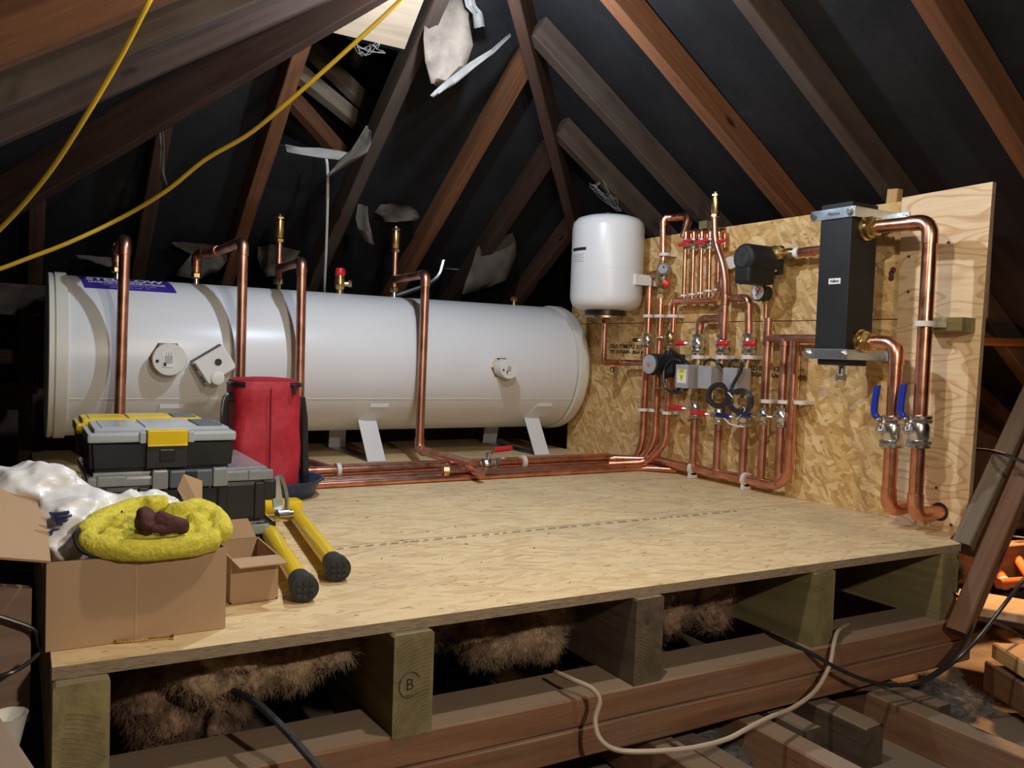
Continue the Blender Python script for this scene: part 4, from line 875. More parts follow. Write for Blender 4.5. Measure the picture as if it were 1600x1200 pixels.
# gauge
c = W(1191, 458, PX-0.02); t = empty('pressure_gauge', c, 'small round pressure gauge with a pale face and black body', 'gauge')
d = (V((-1, -0.02, 0.08))).normalized()
MB().lathe(c-d*0.025, d, [(0, 0.024), (0.003, 0.030), (0.035, 0.030), (0.038, 0.033), (0.046, 0.033), (0.048, 0.029)], 32).build('case', 'black', t)
MB().lathe(c+d*0.0235, d, [(0, 0.028), (0.0005, 0.028)], 32).build('face', 'gauge', t)
dd, s1, s2 = frame(d)
mb = MB(); q = c+d*0.0245; mb.bar(q-s2*0.014-s1*0.010, q+s2*0.014+s1*0.010, 0.003, 0.001, d); mb.build('needle', 'ink', t)
mb = MB(); mb.bar(q+s2*0.014-s1*0.014, q-s2*0.004+s1*0.0, 0.005, 0.0012, d); mb.bar(q+s2*0.012+s1*0.008, q, 0.005, 0.0012, d); mb.build('red_mark', 'red', t)
MB().hexn(V((PX, g0.y, g0.z-0.005)), V((PX, g0.y, g0.z+0.022)), 0.014).build('nut', 'oldbrass', t); MB().cyl(V((PX, g0.y, g0.z+0.02)), V((PX-0.01, g0.y+0.0, c.z-0.02)), 0.008).build('tail', 'oldbrass', t)
# dark drill holes behind
# round pump
c = W(1040, 568, PX-0.03); t = empty('circulation_pump', c, 'dark circulation pump with a round silver face at the left of the pipework', 'pump')
c = W(1013, 569, 2.25)+V((0.05, 0, 0)); d = V((-1, -0.05, 0.0)).normalized()
MB().lathe(c-d*0.03, d, [(0, 0.034), (0.02, 0.045), (0.072, 0.045), (0.076, 0.041)], 32).build('motor', 'foam', t)
_mm = MB(); _mm.lathe(c+d*0.046, d, [(0, 0.040), (0.003, 0.040), (0.004, 0.034)], 32); fp_ = _mm.build('face_plate', 'alu', t); MB().lathe(c+d*0.05, d, [(0, 0.011), (0.003, 0.010)], 16).build('centre_screw', 'copper', fp_)
MB().box(c+V((0.035, -0.06, 0.005)), (0.075, 0.06, 0.08), None, 0.006).build('terminal_box', 'foam', t)
MB().cyl(c+V((0.03, -0.05, 0.04)), c+V((0.03, -0.05, 0.064)), 0.011).build('cable_gland', 'black', t)
MB().lathe(WZ(yC2, c.z-0.06), UP, [(0, 0.018), (0.01, 0.024), (0.11, 0.024), (0.12, 0.018)], 16).build('casting', 'foam', t)
cable('black_cable', [c+V((0.03, -0.05, 0.064)), W(1062, 556, PX-0.07), W(1073, 566, PX-0.07), W(1079, 572, PX-0.05)], 0.0065, 'cableb', 'short black cable from the round pump to the first motor valve')
cable('black_cable', [W(1068, 571, PX-0.05), W(1062, 563, PX-0.07), W(1050, 562, PX-0.08), W(1039, 575, PX-0.08), W(1037, 592, PX-0.09), W(1041, 607, PX-0.09), W(1052, 614, PX-0.09), W(1066, 612, PX-0.08), W(1075, 606, PX-0.05)], 0.0055, 'cableb', 'black cable looped below the round pump')
cable('black_cable', [W(1052, 611, PX-0.075), W(1058, 610, PX-0.07), W(1062, 606, PX-0.05)], 0.0055, 'cableb', 'short dark cable tail under the labelled motor valve')
cable('black_cable', [W(1099, 573, PX-0.05), W(1103, 564, PX-0.08), W(1112, 562, PX-0.08), W(1122, 567, PX-0.08), W(1131, 575, PX-0.05)], 0.0055, 'cableb', 'black cable arching between the middle and right motor valves')
# coiled cable
pts = [W(1139, 574, PX-0.05), W(1142, 565, PX-0.09), W(1150, 563, PX-0.1), W(1158, 567, PX-0.1), W(1157, 580, PX-0.1), W(1146, 600, PX-0.11), W(1140, 614, PX-0.12)]
for k in range(3):
    for j in range(8):
        a = math.radians(20 - 45*j - 0); pts.append(W(1123+ (14.0+1.6*k)*math.cos(a)*1.0, 618 - (15+1.6*k)*math.sin(a), PX-0.12-0.01*(k % 2)))
    for j in range(8):
        a = math.radians(160 + 45*j); pts.append(W(1157+(15.5+1.6*k)*math.cos(a), 627 - (15+1.6*k)*math.sin(a), PX-0.12-0.01*((k+1) % 2)))
pts += [W(1137, 620, PX-0.12), W(1131, 635, PX-0.12), W(1130, 652, PX-0.11)]
t = cable('black_cable', pts, 0.0065, 'cableb', 'long black cable coiled in a figure of eight below the motor valves', n=5)
MB().tube(catmull([W(1137, 612, PX-0.13), W(1143, 619, PX-0.145), W(1146, 622, PX-0.13)], 4), 0.003, 6).build('cable_tie', 'labelwhite', t)
MB().tube(catmull([W(1161, 636, PX-0.13), W(1164, 640, PX-0.145), W(1158, 648, PX-0.12), W(1151, 655, PX-0.12)], 4), 0.0018, 6).build('cable_tie', 'labelwhite', t)
MB().tube(catmull([W(1131, 653, PX-0.11), W(1140, 662, PX-0.10), W(1150, 665, PX-0.1), W(1162, 667, PX-0.1)], 5), 0.0024, 6).build('bare_wire', 'labelwhite', t)
MB().tube(catmull([W(1131, 652, PX-0.11), W(1122, 656, PX-0.10), W(1115, 660, PX-0.1)], 5), 0.0022, 6).build('bare_wire', 'grey', t)
# upper pump
t = empty('heating_pump', W(1180, 420, 2.33), 'large black cylindrical pump mounted high beside the red valves', 'pump')
c = W(1166, 403, 2.25); d = (V((-0.86, 0.50, 0.02))).normalized(); c = ax(1183, 404, 2.33)
cf = ax(1160, 402, 2.205); cb = cf + V((0.145, 0.0, 0.0)); d = (cf-cb).normalized(); L = (cf-cb).length
_mm = MB(); _mm.lathe(cb, d, [(0, 0.040), (0.004, 0.050), (L-0.012, 0.050), (L-0.004, 0.046), (L, 0.038), (L+0.001, 0.01)], 40); mot = _mm.build('motor', 'foam', t)
mb = MB(); mb.lathe(cf+d*0.001, d, [(0, 0.036), (0.003, 0.034), (0.003, 0.012), (0.001, 0.010)], 30); mb.build('end_plate', 'rubber', mot)
MB().box(cb+d*L*0.55+V((0, 0, -0.062)), (L*0.9, 0.075, 0.06), Matrix((d, V((0, 0, 1)).cross(d), V((0, 0, 1)))).transposed(), 0.012).build('terminal_box', 'foam', t)
MB().box(cb-d*0.008, (0.03, 0.085, 0.105), Matrix((d, V((0, 0, 1)).cross(d), V((0, 0, 1)))).transposed(), 0.008).build('flange', 'foam', t)
MB().cyl(cb+V((0.008, 0.05, 0.0)), W(1214, 402, 2.36), 0.026).build('casting', 'foam', t)
for q in (V((0, 0.02, 0.045)), V((0, -0.035, -0.04)), V((-0.07, 0.06, -0.085))): MB().cyl(cb+d*0.012+q, cb+d*0.02+q, 0.005, 8).build('screw', 'chrome', t)
ring = W(1140, 411, 2.39); MB().lathe(ring, V((-0.5, -0.85, 0)), [(0, 0.010), (0, 0.024), (0.014, 0.024), (0.014, 0.010)], 20).build('pipe_union', 'whiteplas', t)
pv = W(1221, 397, 2.36); t = empty('gate_valve', pv, 'brass gate valve between the black pump and the black header', 'valve')
MB().lathe(pv+V((0, 0.05, 0)), (0, -1, 0), [(0, 0.016), (0.01, 0.022), (0.03, 0.017), (0.07, 0.018), (0.09, 0.020), (0.11, 0.015)], 16).build('body', 'oldbrass', t)
MB().lathe(pv, V((-1, 0, 0)), [(0, 0.02), (0.03, 0.028), (0.036, 0.028), (0.038, 0.012), (0.044, 0.012)], 20).build('spindle', 'brass', t)
MB().lathe(W(1243, 395, 2.36), (0, -1, 0), [(0, 0.019), (0.018, 0.019)], 16).build('ptfe_tape', 'labelwhite', t)
pc = W(1245, 395, 2.36); pe = W(1285, 390, 2.36)
pH2 = pipe([pc, V((2.36, pe.y-0.02, pc.z+0.002))], 0.0155, 'short copper pipe between the gate valve and the black header'); sleeve(pH2, V((2.36, pc.y-0.055, pc.z)), (0, 1, 0), 0.0155, 0.04)

# ------------------------------------------------------------------ expansion vessel
vc = V((2.25, 3.005, 0.0)); vr = 0.160; zb, zt_ = 0.690, 1.108
t = empty('expansion_vessel', (vc.x, vc.y, zb-0.03), 'white cylindrical expansion vessel hung on the left end of the backboard', 'vessel')
H = zt_-zb
prof = [(0, 0.05), (0.0, 0.10), (0.006, 0.128), (0.022, 0.150), (0.045, vr-0.002), (0.06, vr), (H-0.06, vr), (H-0.035, vr-0.004), (H-0.015, vr-0.022), (H-0.004, vr-0.055), (H, 0.05)]
MB().lathe((vc.x, vc.y, zb), UP, prof, 64).build('shell', 'white', t)
MB().lathe((vc.x, vc.y, zb+0.175), UP, [(0, vr), (0.001, vr+0.0008), (0.003, vr+0.0008), (0.004, vr)], 64).build('seam', 'white', t)
MB().lathe((vc.x, vc.y, zb-0.024), UP, [(0, 0.088), (0.003, 0.092), (0.03, 0.092)], 40).build('base_ring', 'black', t)
MB().lathe((vc.x, vc.y, zb-0.034), UP, [(0, 0.086), (0.01, 0.086)], 40).build('flange', 'oldbrass', t)
for k in range(10):
    a = 2*math.pi*k/10; MB().hexn((vc.x+math.cos(a)*.073, vc.y+math.sin(a)*.073, zb-0.041), (vc.x+math.cos(a)*.073, vc.y+math.sin(a)*.073, zb-0.033), 0.007).build('bolt', 'chrome', t)
MB().lathe((vc.x, vc.y, zt_-0.004), UP, [(0, 0.042), (0.014, 0.040), (0.018, 0.034)], 30).build('top_cap', 'black', t)
MB().bb(2.28, XW-0.002, 2.835, 2.85, 0.80, 0.845).build('bracket', 'whiteplas', t); MB().bb(XW-0.012, XW-0.001, 2.80, 2.86, 0.80, 0.845).build('bracket', 'whiteplas', t)
def vcyl(a, z, off): return V((vc.x+math.cos(a)*(vr+off), vc.y+math.sin(a)*(vr+off), z))
a0 = math.atan2(-0.60, -1.0) - 0.0
def band(z0, z1, aa, ab, off, nm, mt, par):
    vs = [vcyl(aa+(ab-aa)*k/8, z, off) for z in (z0, z1) for k in range(9)]; return MB().add(vs, [(k, k+1, 10+k, 9+k) for k in range(8)], True).build(nm, mt, par)
aL = math.radians(180+0); aR = math.radians(205+0)
aL, aR = math.radians(164), math.radians(198)
lb = band(0.885, 0.955, aL, aR, 0.0008, 'data_label', 'labelwhite', t); band(0.942, 0.955, aL, aR, 0.0016, 'label_header', 'ink', lb)
for k in range(5): band(0.893+0.008*k, 0.895+0.008*k, aL+0.04, aR-0.05-0.06*(k % 2), 0.0014, 'print', 'grey', lb)
p = V((vc.x, vc.y, zb-0.034)); 
o = pipe([p, (vc.x, vc.y, W(943, 566, vc.x).z), (2.37, vc.y, W(943, 566, vc.x).z+0.0), (2.372, yA+0.02, W(1005, 567).z)], 0.0130, 'copper pipe below the expansion vessel turning right to the pump', 'copperdull')
MB().hexn((vc.x, vc.y, zb-0.058), (vc.x, vc.y, zb-0.036), 0.018).build('nut', 'brass', o)

# ------------------------------------------------------------------ black header with brackets and its two big pipes
hx0, hx1, hy0, hy1, hz0, hz1 = 2.20, 2.325, 1.698, 1.815, 0.487, 0.995
t = empty('low_loss_header', ((hx0+hx1)/2, (hy0+hy1)/2, hz0), 'tall black foam-cased header box held by metal straps', 'header')
MB().bb(hx0, hx1, hy0, hy1, hz0+0.05, hz1, 0.004).build('casing', 'foam', t)
MB().bb(hx0+0.01, hx1-0.01, hy0+0.006, hy1-0.006, hz0, hz0+0.052, 0.004).build('casing_end', 'foam', t)
MB().bb((hx0+hx1)/2+0.012, (hx0+hx1)/2+0.014, hy0-0.0006, hy0+0.001, hz0+0.05, hz1).build('casing_joint', 'ink', t)
lb = MB().bb(hx0-0.0012, hx0, 1.728, 1.772, 0.742, 0.760).build('maker_label', 'labelwhite', t)
text('Vaillant', 0.012, lambda a_, b_: V((hx0-0.0020, 1.750-a_, 0.751+b_)), 'lettering', 'ink', lb, 0.0003, 0.034)
MB().cyl(((hx0+hx1)/2, 1.757, hz0-0.035), ((hx0+hx1)/2, 1.757, hz0), 0.012).build('drain_tail', 'chrome', t); MB().hexn(((hx0+hx1)/2, 1.757, hz0-0.05), ((hx0+hx1)/2, 1.757, hz0-0.028), 0.017).build('drain_cap', 'chrome', t)
def strap(z, lab, txt=None):
    b = empty('strap_bracket', (hx0, (hy0+hy1)/2, z-0.017), lab, 'bracket')
    MB().bb(hx0-0.005, hx0-0.001, hy0-0.008, hy1+0.035, z-0.0165, z+0.0165, 0.0015).build('front_bar', 'zinc', b)
    MB().bb(hx0-0.003, XW-0.001 if z < .7 else XW-0.02, hy0-0.012, hy0-0.008, z-0.0165, z+0.0165, 0.001).build('side_bar', 'zinc', b)
    MB().bb(XW-0.024, XW-0.019, hy0-0.055, hy0-0.008, z-0.0165, z+0.0165, 0.001).build('wall_tab', 'zinc', b)
    for y in (hy0+0.004, hy1+0.022): MB().lathe((hx0-0.005, y, z), (-1, 0, 0), [(0, 0.013), (0.003, 0.013), (0.003, 0.009), (0.010, 0.008)], 8).build('bolt', 'chrome', b)
    MB().cyl((XW-0.024, hy0-0.042, z), (XW-0.032, hy0-0.042, z), 0.010, 8).build('bolt', 'chrome', b)
    if txt: text(txt, 0.016, lambda a_, b_: V((hx0-0.0062, 1.762-a_, z+b_)), 'lettering', 'chrome', b, 0.0004)
strap(0.962, 'upper zinc strap bracket around the top of the black header', 'Flamco')
strap(0.522, 'lower zinc strap bracket around the foot of the black header')
rJ = 0.0205; xJ = 2.268
yJ = ax(1449, 450, xJ).y; yK = ax(1398, 600, xJ).y
zJ = ax(1455, 346, xJ).z; zK = ax(1402, 535, xJ).z; zB = 0.055
pJ = pipe([(xJ, hy0-0.01, zJ+0.004), (xJ, yJ, zJ), (xJ, yJ, zB), (XW+0.03, yJ+0.01, zB)], rJ, 'large copper pipe from the header top down to the pine board hole', bend=2.0)
pK = pipe([(xJ, hy0-0.01, zK), (xJ, yK, zK-0.003), (xJ, yK, zB+0.003), (XW+0.03, yK, zB+0.003)], rJ, 'large copper pipe from the foot of the black header down to the pine board', bend=2.0)
for p_, z in ((pJ, zJ+0.004), (pK, zK)):
    MB().lathe((xJ, hy0-0.001, z), (0, -1, 0), [(0, 0.040), (0.006, 0.040), (0.010, 0.034), (0.022, 0.034), (0.024, 0.028)], 32).build('flange', 'brass', p_)
    MB().hexn((xJ, hy0-0.024, z), (xJ, hy0-0.045, z), 0.031).build('union_nut', 'brass', p_)
for (p_, y, lab) in ((pK, yK, 'left'), (pJ, yJ, 'right')):
    zv = ax(1390 if lab == 'left' else 1436, 674, xJ).z
    v_ = empty('ball_valve', (xJ, y, zv), 'large plated ball valve with an upright blue lever, %s of the pair' % lab, 'valve', 'pair of large blue-levered valves')
    c = V((xJ, y, zv)); 
    mb = MB(); mb.lathe(c-UP*0.03, UP, [(0, 0.024), (0.01, 0.030), (0.045, 0.030), (0.06, 0.024)], 24); mb.build('body', 'chrome', v_)
    for sgn in (-1, 1):
        MB().hexn(c+UP*sgn*0.024, c+UP*sgn*0.038, 0.033).build('compression_nut', 'chrome', v_)
        MB().lathe(c+UP*sgn*0.036, UP*sgn, [(0, 0.033), (0.002, 0.035), (0.010, 0.035), (0.013, 0.026)], 24).build('end_nut', 'chrome', v_)
    st = V((-0.55, 0.83, 0)).normalized()
    MB().cyl(c, c+st*0.038, 0.011).build('stem', 'chrome', v_); MB().hexn(c+st*0.036, c+st*0.046, 0.013).build('stem_nut', 'chrome', v_)
    q = c+st*0.034
    L1 = MB(); sdv = st.cross(UP)
    path = catmull([q+UP*0.005, q+UP*0.025+st*0.004, q+UP*0.042+st*0.014, q+UP*0.06+st*0.016], 5); L1.tube(path, 0.006, 8); lv = L1.build('lever', 'chrome', v_)
    path = catmull([q+UP*0.038+st*0.008, q+UP*0.055+st*0.018, q+UP*0.09+st*0.018, q+UP*0.13+st*0.014, q+UP*0.137+st*0.014], 6)
    MB().tube(path, [0.008]+[0.0105]*(len(path)-3)+[0.009, 0.004], 12).build('lever_sleeve', 'blue', lv)
tag(MB().lathe((XW-0.019, yJ+0.01, zB), (-1, 0, 0), [(0, 0.028), (0.0008, 0.028)], 24).build('pipe_hole', 'ink'), 'dark hole in the pine board around the right large pipe', 'hole')
tag(MB().lathe((XW-0.019, yK, zB+0.003), (-1, 0, 0), [(0, 0.026), (0.0008, 0.026)], 24).build('pipe_hole', 'ink'), 'dark hole in the pine board behind the left large pipe', 'hole')
clip(V((xJ, yJ, ax(1447, 506, xJ).z)), UP, OUT, rJ+0.001, 'large white clip on the right header pipe at the timber block', 'white pipe clips on the backboard', 0.066)

# ------------------------------------------------------------------ small clutter left: tool boxes
def toolbox(x0, x1, y0, y1, z0, z1, lid_h, label, latch='yellow', lidm='lid', ins=0.008, nm='tool_case'):
    t = empty(nm, ((x0+x1)/2, (y0+y1)/2, z0), label, 'tool box')
    zl_ = z1-lid_h
    b = MB(); n_ = V((0, 0, 0))
    # tapered body
    tp = ins
    vs = [(x0+tp, y0+tp, z0), (x1-tp, y0+tp, z0), (x1-tp, y1-tp, z0), (x0+tp, y1-tp, z0), (x0+tp*.4, y0+tp*.4, zl_), (x1-tp*.4, y0+tp*.4, zl_), (x1-tp*.4, y1-tp*.4, zl_), (x0+tp*.4, y1-tp*.4, zl_)]
    bm = bmesh.new(); bv = [bm.verts.new(v) for v in vs]
    for f in ((0,3,2,1),(4,5,6,7),(0,1,5,4),(1,2,6,5),(2,3,7,6),(3,0,4,7)): bm.faces.new([bv[i] for i in f])
    bmesh.ops.bevel(bm, geom=[e for e in bm.edges], offset=0.008, segments=3, affect='EDGES'); bm.verts.ensure_lookup_table()
    b.add([v.co.copy() for v in bm.verts], [[v.index for v in f.verts] for f in bm.faces], True); bm.free(); b.build('body', 'darkplas', t)
    MB().bb(x0, x1, y0, y1, zl_-0.004, z1-0.012, 0.006).build('lid_rim', lidm, t)
    m2 = MB(); m2.bb(x0+0.014, x1-0.014, y0+0.014, y1-0.01, z1-0.015, z1-0.002, 0.005)
    m2.bb(x0+0.03, x0+0.11, y0+0.025, y1-0.02, z1-0.006, z1, 0.002); m2.bb(x0+0.12, x1-0.09, y0+0.025, y1-0.02, z1-0.006, z1+0.001, 0.002); lp_ = m2.build('lid_panel', lidm, t)
    MB().bb(x1-0.08, x1-0.025, y0+0.04, y1-0.03, z1-0.004, z1+0.001, 0.001).build('lid_window', 'greyplas', lp_)
    xm = (x0+x1)/2 + 0.005; w2 = (x1-x0)*0.135
    if latch:
        lt_ = MB().bb(xm-w2, xm+w2, y0-0.012, y0+0.02, zl_-0.010, z1-0.006, 0.003).build('latch', latch, t)
        MB().bb(xm-w2, xm+w2, y0-0.014, y0+0.002, zl_-0.013, zl_-0.008, 0.002).build('latch_lip', latch, lt_)
    pl_ = MB().bb(xm-w2*1.02, xm+w2*1.02, y0-0.004, y0+0.012, z0+0.006, zl_-0.012, 0.002).build('latch_plate', 'darkplas', t)
    MB().bb(xm-w2*.4, xm+w2*.4, y0-0.006, y0, z0+0.02, zl_-0.02, 0.003).build('latch_recess', 'black', pl_)
    for sg in (-1, 1): MB().bb(xm+sg*w2*1.2-w2*.16, xm+sg*w2*1.2+w2*.16, y0-0.006, y0+0.01, zl_-0.006, z1-0.01, 0.003).build('lid_hinge', lidm, t)
    return t
yt = 2.04
a = ay(133, 700, yt); b_ = ay(372, 690, yt)
TX0, TX1 = 0.128, 0.447
zA = ay(250, 725, yt).z; zBx = ay(250, 660, yt).z
zmid1 = ay(280, 720, yt).z
toolbox(TX0, TX1, yt, yt+0.22, 0.195, 0.295, 0.030, 'small black case with a clear lid and yellow latch on top of the stack', 'yellow', 'lid')
toolbox(TX0-0.01, TX1-0.02, yt+0.235, yt+0.40, 0.195, 0.295, 0.034, 'black case with a yellow-edged lid at the back of the stack', None, 'yellow')
def crate(x0, x1, y0, y1, z0, z1, lab, latch=True):
    t = empty('tool_organiser', ((x0+x1)/2, (y0+y1)/2, z0), lab, 'tool box')
    zl_ = z1-0.032
    MB().bb(x0+0.010, x1-0.012, y0+0.010, y1-0.01, z0, zl_, 0.012).build('body', 'darkplas', t)
    for k in range(5):
        xx = x0+0.03+k*(x1-x0-0.06)/4; MB().bb(xx-0.012, xx+0.012, y0+0.004, y0+0.02, z0+0.006, zl_-0.004, 0.004).build('body_rib', 'darkplas', t)
    m_ = MB(); m_.bb(x0, x1, y0, y1, zl_, z1-0.008, 0.007); m_.bb(x0+0.012, x1-0.012, y0+0.012, y1-0.012, z1-0.012, z1, 0.004)
    for xx in (x0+0.05, x1-0.09, x1-0.03): m_.bb(xx-0.03, xx+0.03, y0-0.004, y0+0.01, zl_+0.002, z1-0.006, 0.004)
    m_.build('clear_lid', 'lid2', t)
    xm = (x0+x1)/2+0.012
    for sg in (-1, 1): MB().bb(xm+sg*0.066-0.017, xm+sg*0.066+0.017, y0-0.010, y0+0.015, zl_-0.008, z1+0.004, 0.004).build('lid_hinge', 'lid2', t)
    lt_ = MB().bb(xm-0.047, xm+0.047, y0-0.014, y0+0.01, zl_-0.006, z1+0.002, 0.004).build('latch', 'greyplas', t); MB().bb(xm-0.013, xm+0.013, y0-0.017, y0-0.01, z1-0.016, z1+0.001, 0.002).build('latch_notch', 'darkplas', lt_)
    MB().bb(x1-0.022, x1+0.012, y0+0.01, y0+0.11, z0+0.05, zl_, 0.006).build('side_handle', 'darkplas', t)
    return t
crate(0.128, 0.535, yt-0.005, yt+0.36, 0.062, 0.194, 'big dark organiser with a clear lid and grey latch in the middle of the stack')
crate(0.128, 0.530, yt, yt+0.36, 0.0, 0.060, 'bottom dark organiser of the stack, mostly hidden by the cardboard boxes')
# scraps on top of the crate
mb = MB()
# red bag in tub
tub = empty('plastic_tub', (0.70, 2.68, 0), 'shallow navy plastic tub under the red bag', 'tub')
prof = [(0.0, 0.0001), (0.0, 0.120), (0.004, 0.125), (0.060, 0.150), (0.061, 0.158), (0.055, 0.158), (0.055, 0.153), (0.058, 0.145), (0.008, 0.118), (0.008, 0.0001)]
MB().lathe((0.715, 2.70, 0.0), UP, prof, 36).build('bowl', 'tub', tub)
MB().bar((0.80, 2.58, 0.052), (0.885, 2.67, 0.050), 0.09, 0.006).build('spout', 'tub', tub) if False else None
bg = empty('cooler_bag', (0.71, 2.66, 0.01), 'tall red fabric bag with black zip and strap standing in front of the tank', 'bag')
bx0 = ay(366, 660, 2.60).x; bx1 = ay(476, 660, 2.60).x; bz1 = ay(420, 596, 2.62).z; 
cx, cy = (bx0+bx1)/2, 2.69
rings = []
for i in range(19):
    s = i/18; z = 0.012+(bz1-0.012)*s; ring = []
    hx = (bx1-bx0)/2*(1.02-0.05*s) ; hy = 0.095*(1-0.1*s)
    if i == 18: hx *= 0.96; hy *= 0.93
    for k in range(40):
        a = 2*math.pi*k/40; ca, sa = math.cos(a), math.sin(a); e = 0.45
        x = abs(ca)**e*math.copysign(1, ca)*hx; y = abs(sa)**e*math.copysign(1, sa)*hy
        wv_ = 0.006*noise.noise(V((x*12, y*12, z*9)))*1.8*(1 if 0 < i < 18 else 0.3)
        ring.append(V((cx+x+wv_, cy+y+wv_, z)))
    rings.append(ring)
mb = MB(); mb.rings(rings, True, True, True); mb.build('body', 'cloth_red', bg)
top = rings[-1]; ctr = V((cx, cy, bz1+0.016))
MB().rings([[p+V((0, 0, 0.001)) for p in top], [cpt*0.8+ctr*0.2+V((0, 0, .004)) for cpt in top], [cpt*0.3+ctr*0.7 for cpt in top]], True, True, True).build('lid', 'cloth_red', bg)
zrng = [V((cx+(p.x-cx)*1.012, cy+(p.y-cy)*1.015, bz1-0.010)) for p in rings[17]]
MB().tube(zrng[20:28], 0.0075, 8).build('zip', 'black', bg); MB().tube(zrng[32:41-1], 0.0075, 8).build('zip', 'black', bg)
zp = zrng[33]; MB().bb(zp.x-0.006, zp.x+0.006, zp.y-0.012, zp.y-0.004, zp.z-0.03, zp.z+0.004, 0.002).build('zip_pull', 'black', bg)
MB().tube([V((cx+0.0, cy-0.0975, z)) for z in (0.03, 0.1, 0.2, bz1-0.02)], 0.0018, 6).build('seam', plain('dark_red_seam', (0.2, 0.006, 0.015), 0.7), bg)
MB().poly([(bx1+0.004, 2.64, bz1-0.05), (bx1+0.012, 2.64, bz1-0.05), (bx1+0.028, 2.66, bz1-0.12), (bx1+0.038, 2.66, 0.03), (bx1+0.020, 2.66, 0.01), (bx1+0.006, 2.66, 0.12)], (0.004, 0.045, 0)).build('strap', 'black', bg)
MB().tube(catmull([(bx0+0.004, 2.64, bz1-0.05), (bx0-0.018, 2.63, bz1-0.055), (bx0-0.026, 2.62, bz1-0.10), (bx0-0.022, 2.62, bz1-0.16)], 6), 0.007, 8, squash=2.2).build('strap', 'black', bg)

# trestle with yellow legs
tr = empty('folding_trestle', (0.55, 2.0, 0), 'folded step stand with yellow tubular legs and black rubber feet lying on the deck', 'trestle')
for (a, b2) in (((0.478, 1.585, 0.028), (0.555, 2.22, 0.028)), ((0.582, 1.695, 0.028), (0.668, 2.34, 0.028))):
    a = V(a); b2 = V(b2); d = (b2-a).normalized()
    MB().tube([a, b2], 0.0195, 20).build('leg', 'yellow', tr)
    f = MB(); f.lathe(a-d*0.035, d, [(0, 0.020), (0.004, 0.027), (0.03, 0.027), (0.034, 0.024), (0.07, 0.0225), (0.075, 0.021)], 26)
    f.build('rubber_foot', 'rubber', tr)
    g = MB()
    for i in range(3):
        for j in range(3):
            s_ = frame(d); q = a-d*0.036+s_[1]*(i-1)*0.012+s_[2]*(j-1)*0.012; g.box(q, (0.003, 0.008, 0.008), Matrix((s_[0], s_[1], s_[2])).transposed())
    g.build('tread', 'rubber', tr)
MB().tube([V((0.668, 2.35, 0.03)), V((0.60, 2.37, 0.03))], 0.020, 16).build('yellow_corner', 'yellow', tr)
MB().bb(0.63, 0.69, 2.30, 2.36, 0.01, 0.055, 0.006).build('hinge_block', 'yellow', tr)
MB().tube(catmull([ay(437, 742, 2.16), ay(444, 758, 2.16), ay(448, 780, 2.16), ay(448, 800, 2.16)], 6), 0.006, 8).build('brace', 'zinc', tr)
mb = MB(); 
MB().poly([ay(424, 752, 2.12), ay(436, 742, 2.12), ay(443, 790, 2.12), ay(437, 800, 2.12), ay(428, 795, 2.12)], (0, 0.012, 0)).build('bracket', 'zinc', tr)
MB().lathe(ay(433, 806, 2.10), V((1, 0.15, 0)), [(0, 0.016), (0.028, 0.016), (0.03, 0.012), (0.04, 0.012)], 20).build('pivot', 'chrome', tr)

# ------------------------------------------------------------------ cardboard boxes
def sheet(mb, pts, th=0.004):
    pts = [V(p) for p in pts]; n = (pts[1]-pts[0]).cross(pts[2]-pts[0]).normalized(); mb.poly(pts, n*th); return mb
bxl, bxr, byf, byb, bz = 0.038, 0.310, 1.470, 1.70, 0.140
cb = empty('cardboard_box', ((bxl+bxr)/2, 1.58, 0), 'large open cardboard box filled with a white bag and a yellow towel', 'box')
MB().bb(bxl, bxr, byf, byf+0.004, 0.001, bz+0.002).build('front_panel', 'card', cb)
m_ = MB(); m_.bb(bxl, bxr, byb-0.004, byb, 0.001, bz); m_.bb(bxl, bxl+0.004, byf+.004, byb, 0.001, bz); m_.bb(bxr-0.004, bxr, byf+.004, byb, 0.001, bz); m_.bb(bxl, bxr, byf+0.004, byb, 0.001, 0.005); m_.build('walls', 'card', cb)
MB().bb(bxl+0.128, bxl+0.131, byf-0.0006, byf, 0.004, bz).build('crease', 'cardin', cb)
fl = MB(); sheet(fl, [(bxl, byf+0.005, bz-0.002), (bxl-0.10, byf+0.09, bz+0.02), (bxl-0.115, byb+0.1, bz+0.055), (bxl, byb, bz+0.002)]); 
A1 = ay(78, 880, 1.47); A2 = ay(66, 772, 1.69); A3 = ay(-30, 763, 1.66); A4 = ay(-30, 872, 1.44)
fl = MB(); sheet(fl, [A1, A2, A3, A4]); fl.build('flap', 'card', cb)
fl = MB(); p0 = V((bxr, 1.62, bz)); sheet(fl, [ay(300, 806, 1.71), ay(316, 800, 1.71), ay(316, 752, 1.74), ay(287, 741, 1.74), ay(277, 765, 1.735)], 0.003); fl.build('flap', 'card', cb)
fl = MB(); sheet(fl, [(bxl+0.02, byb, bz), (bxr-0.02, byb, bz), (bxr-0.03, byb+0.07, bz-0.05), (bxl+0.03, byb+0.07, bz-0.05)]); fl.build('flap', 'card', cb)
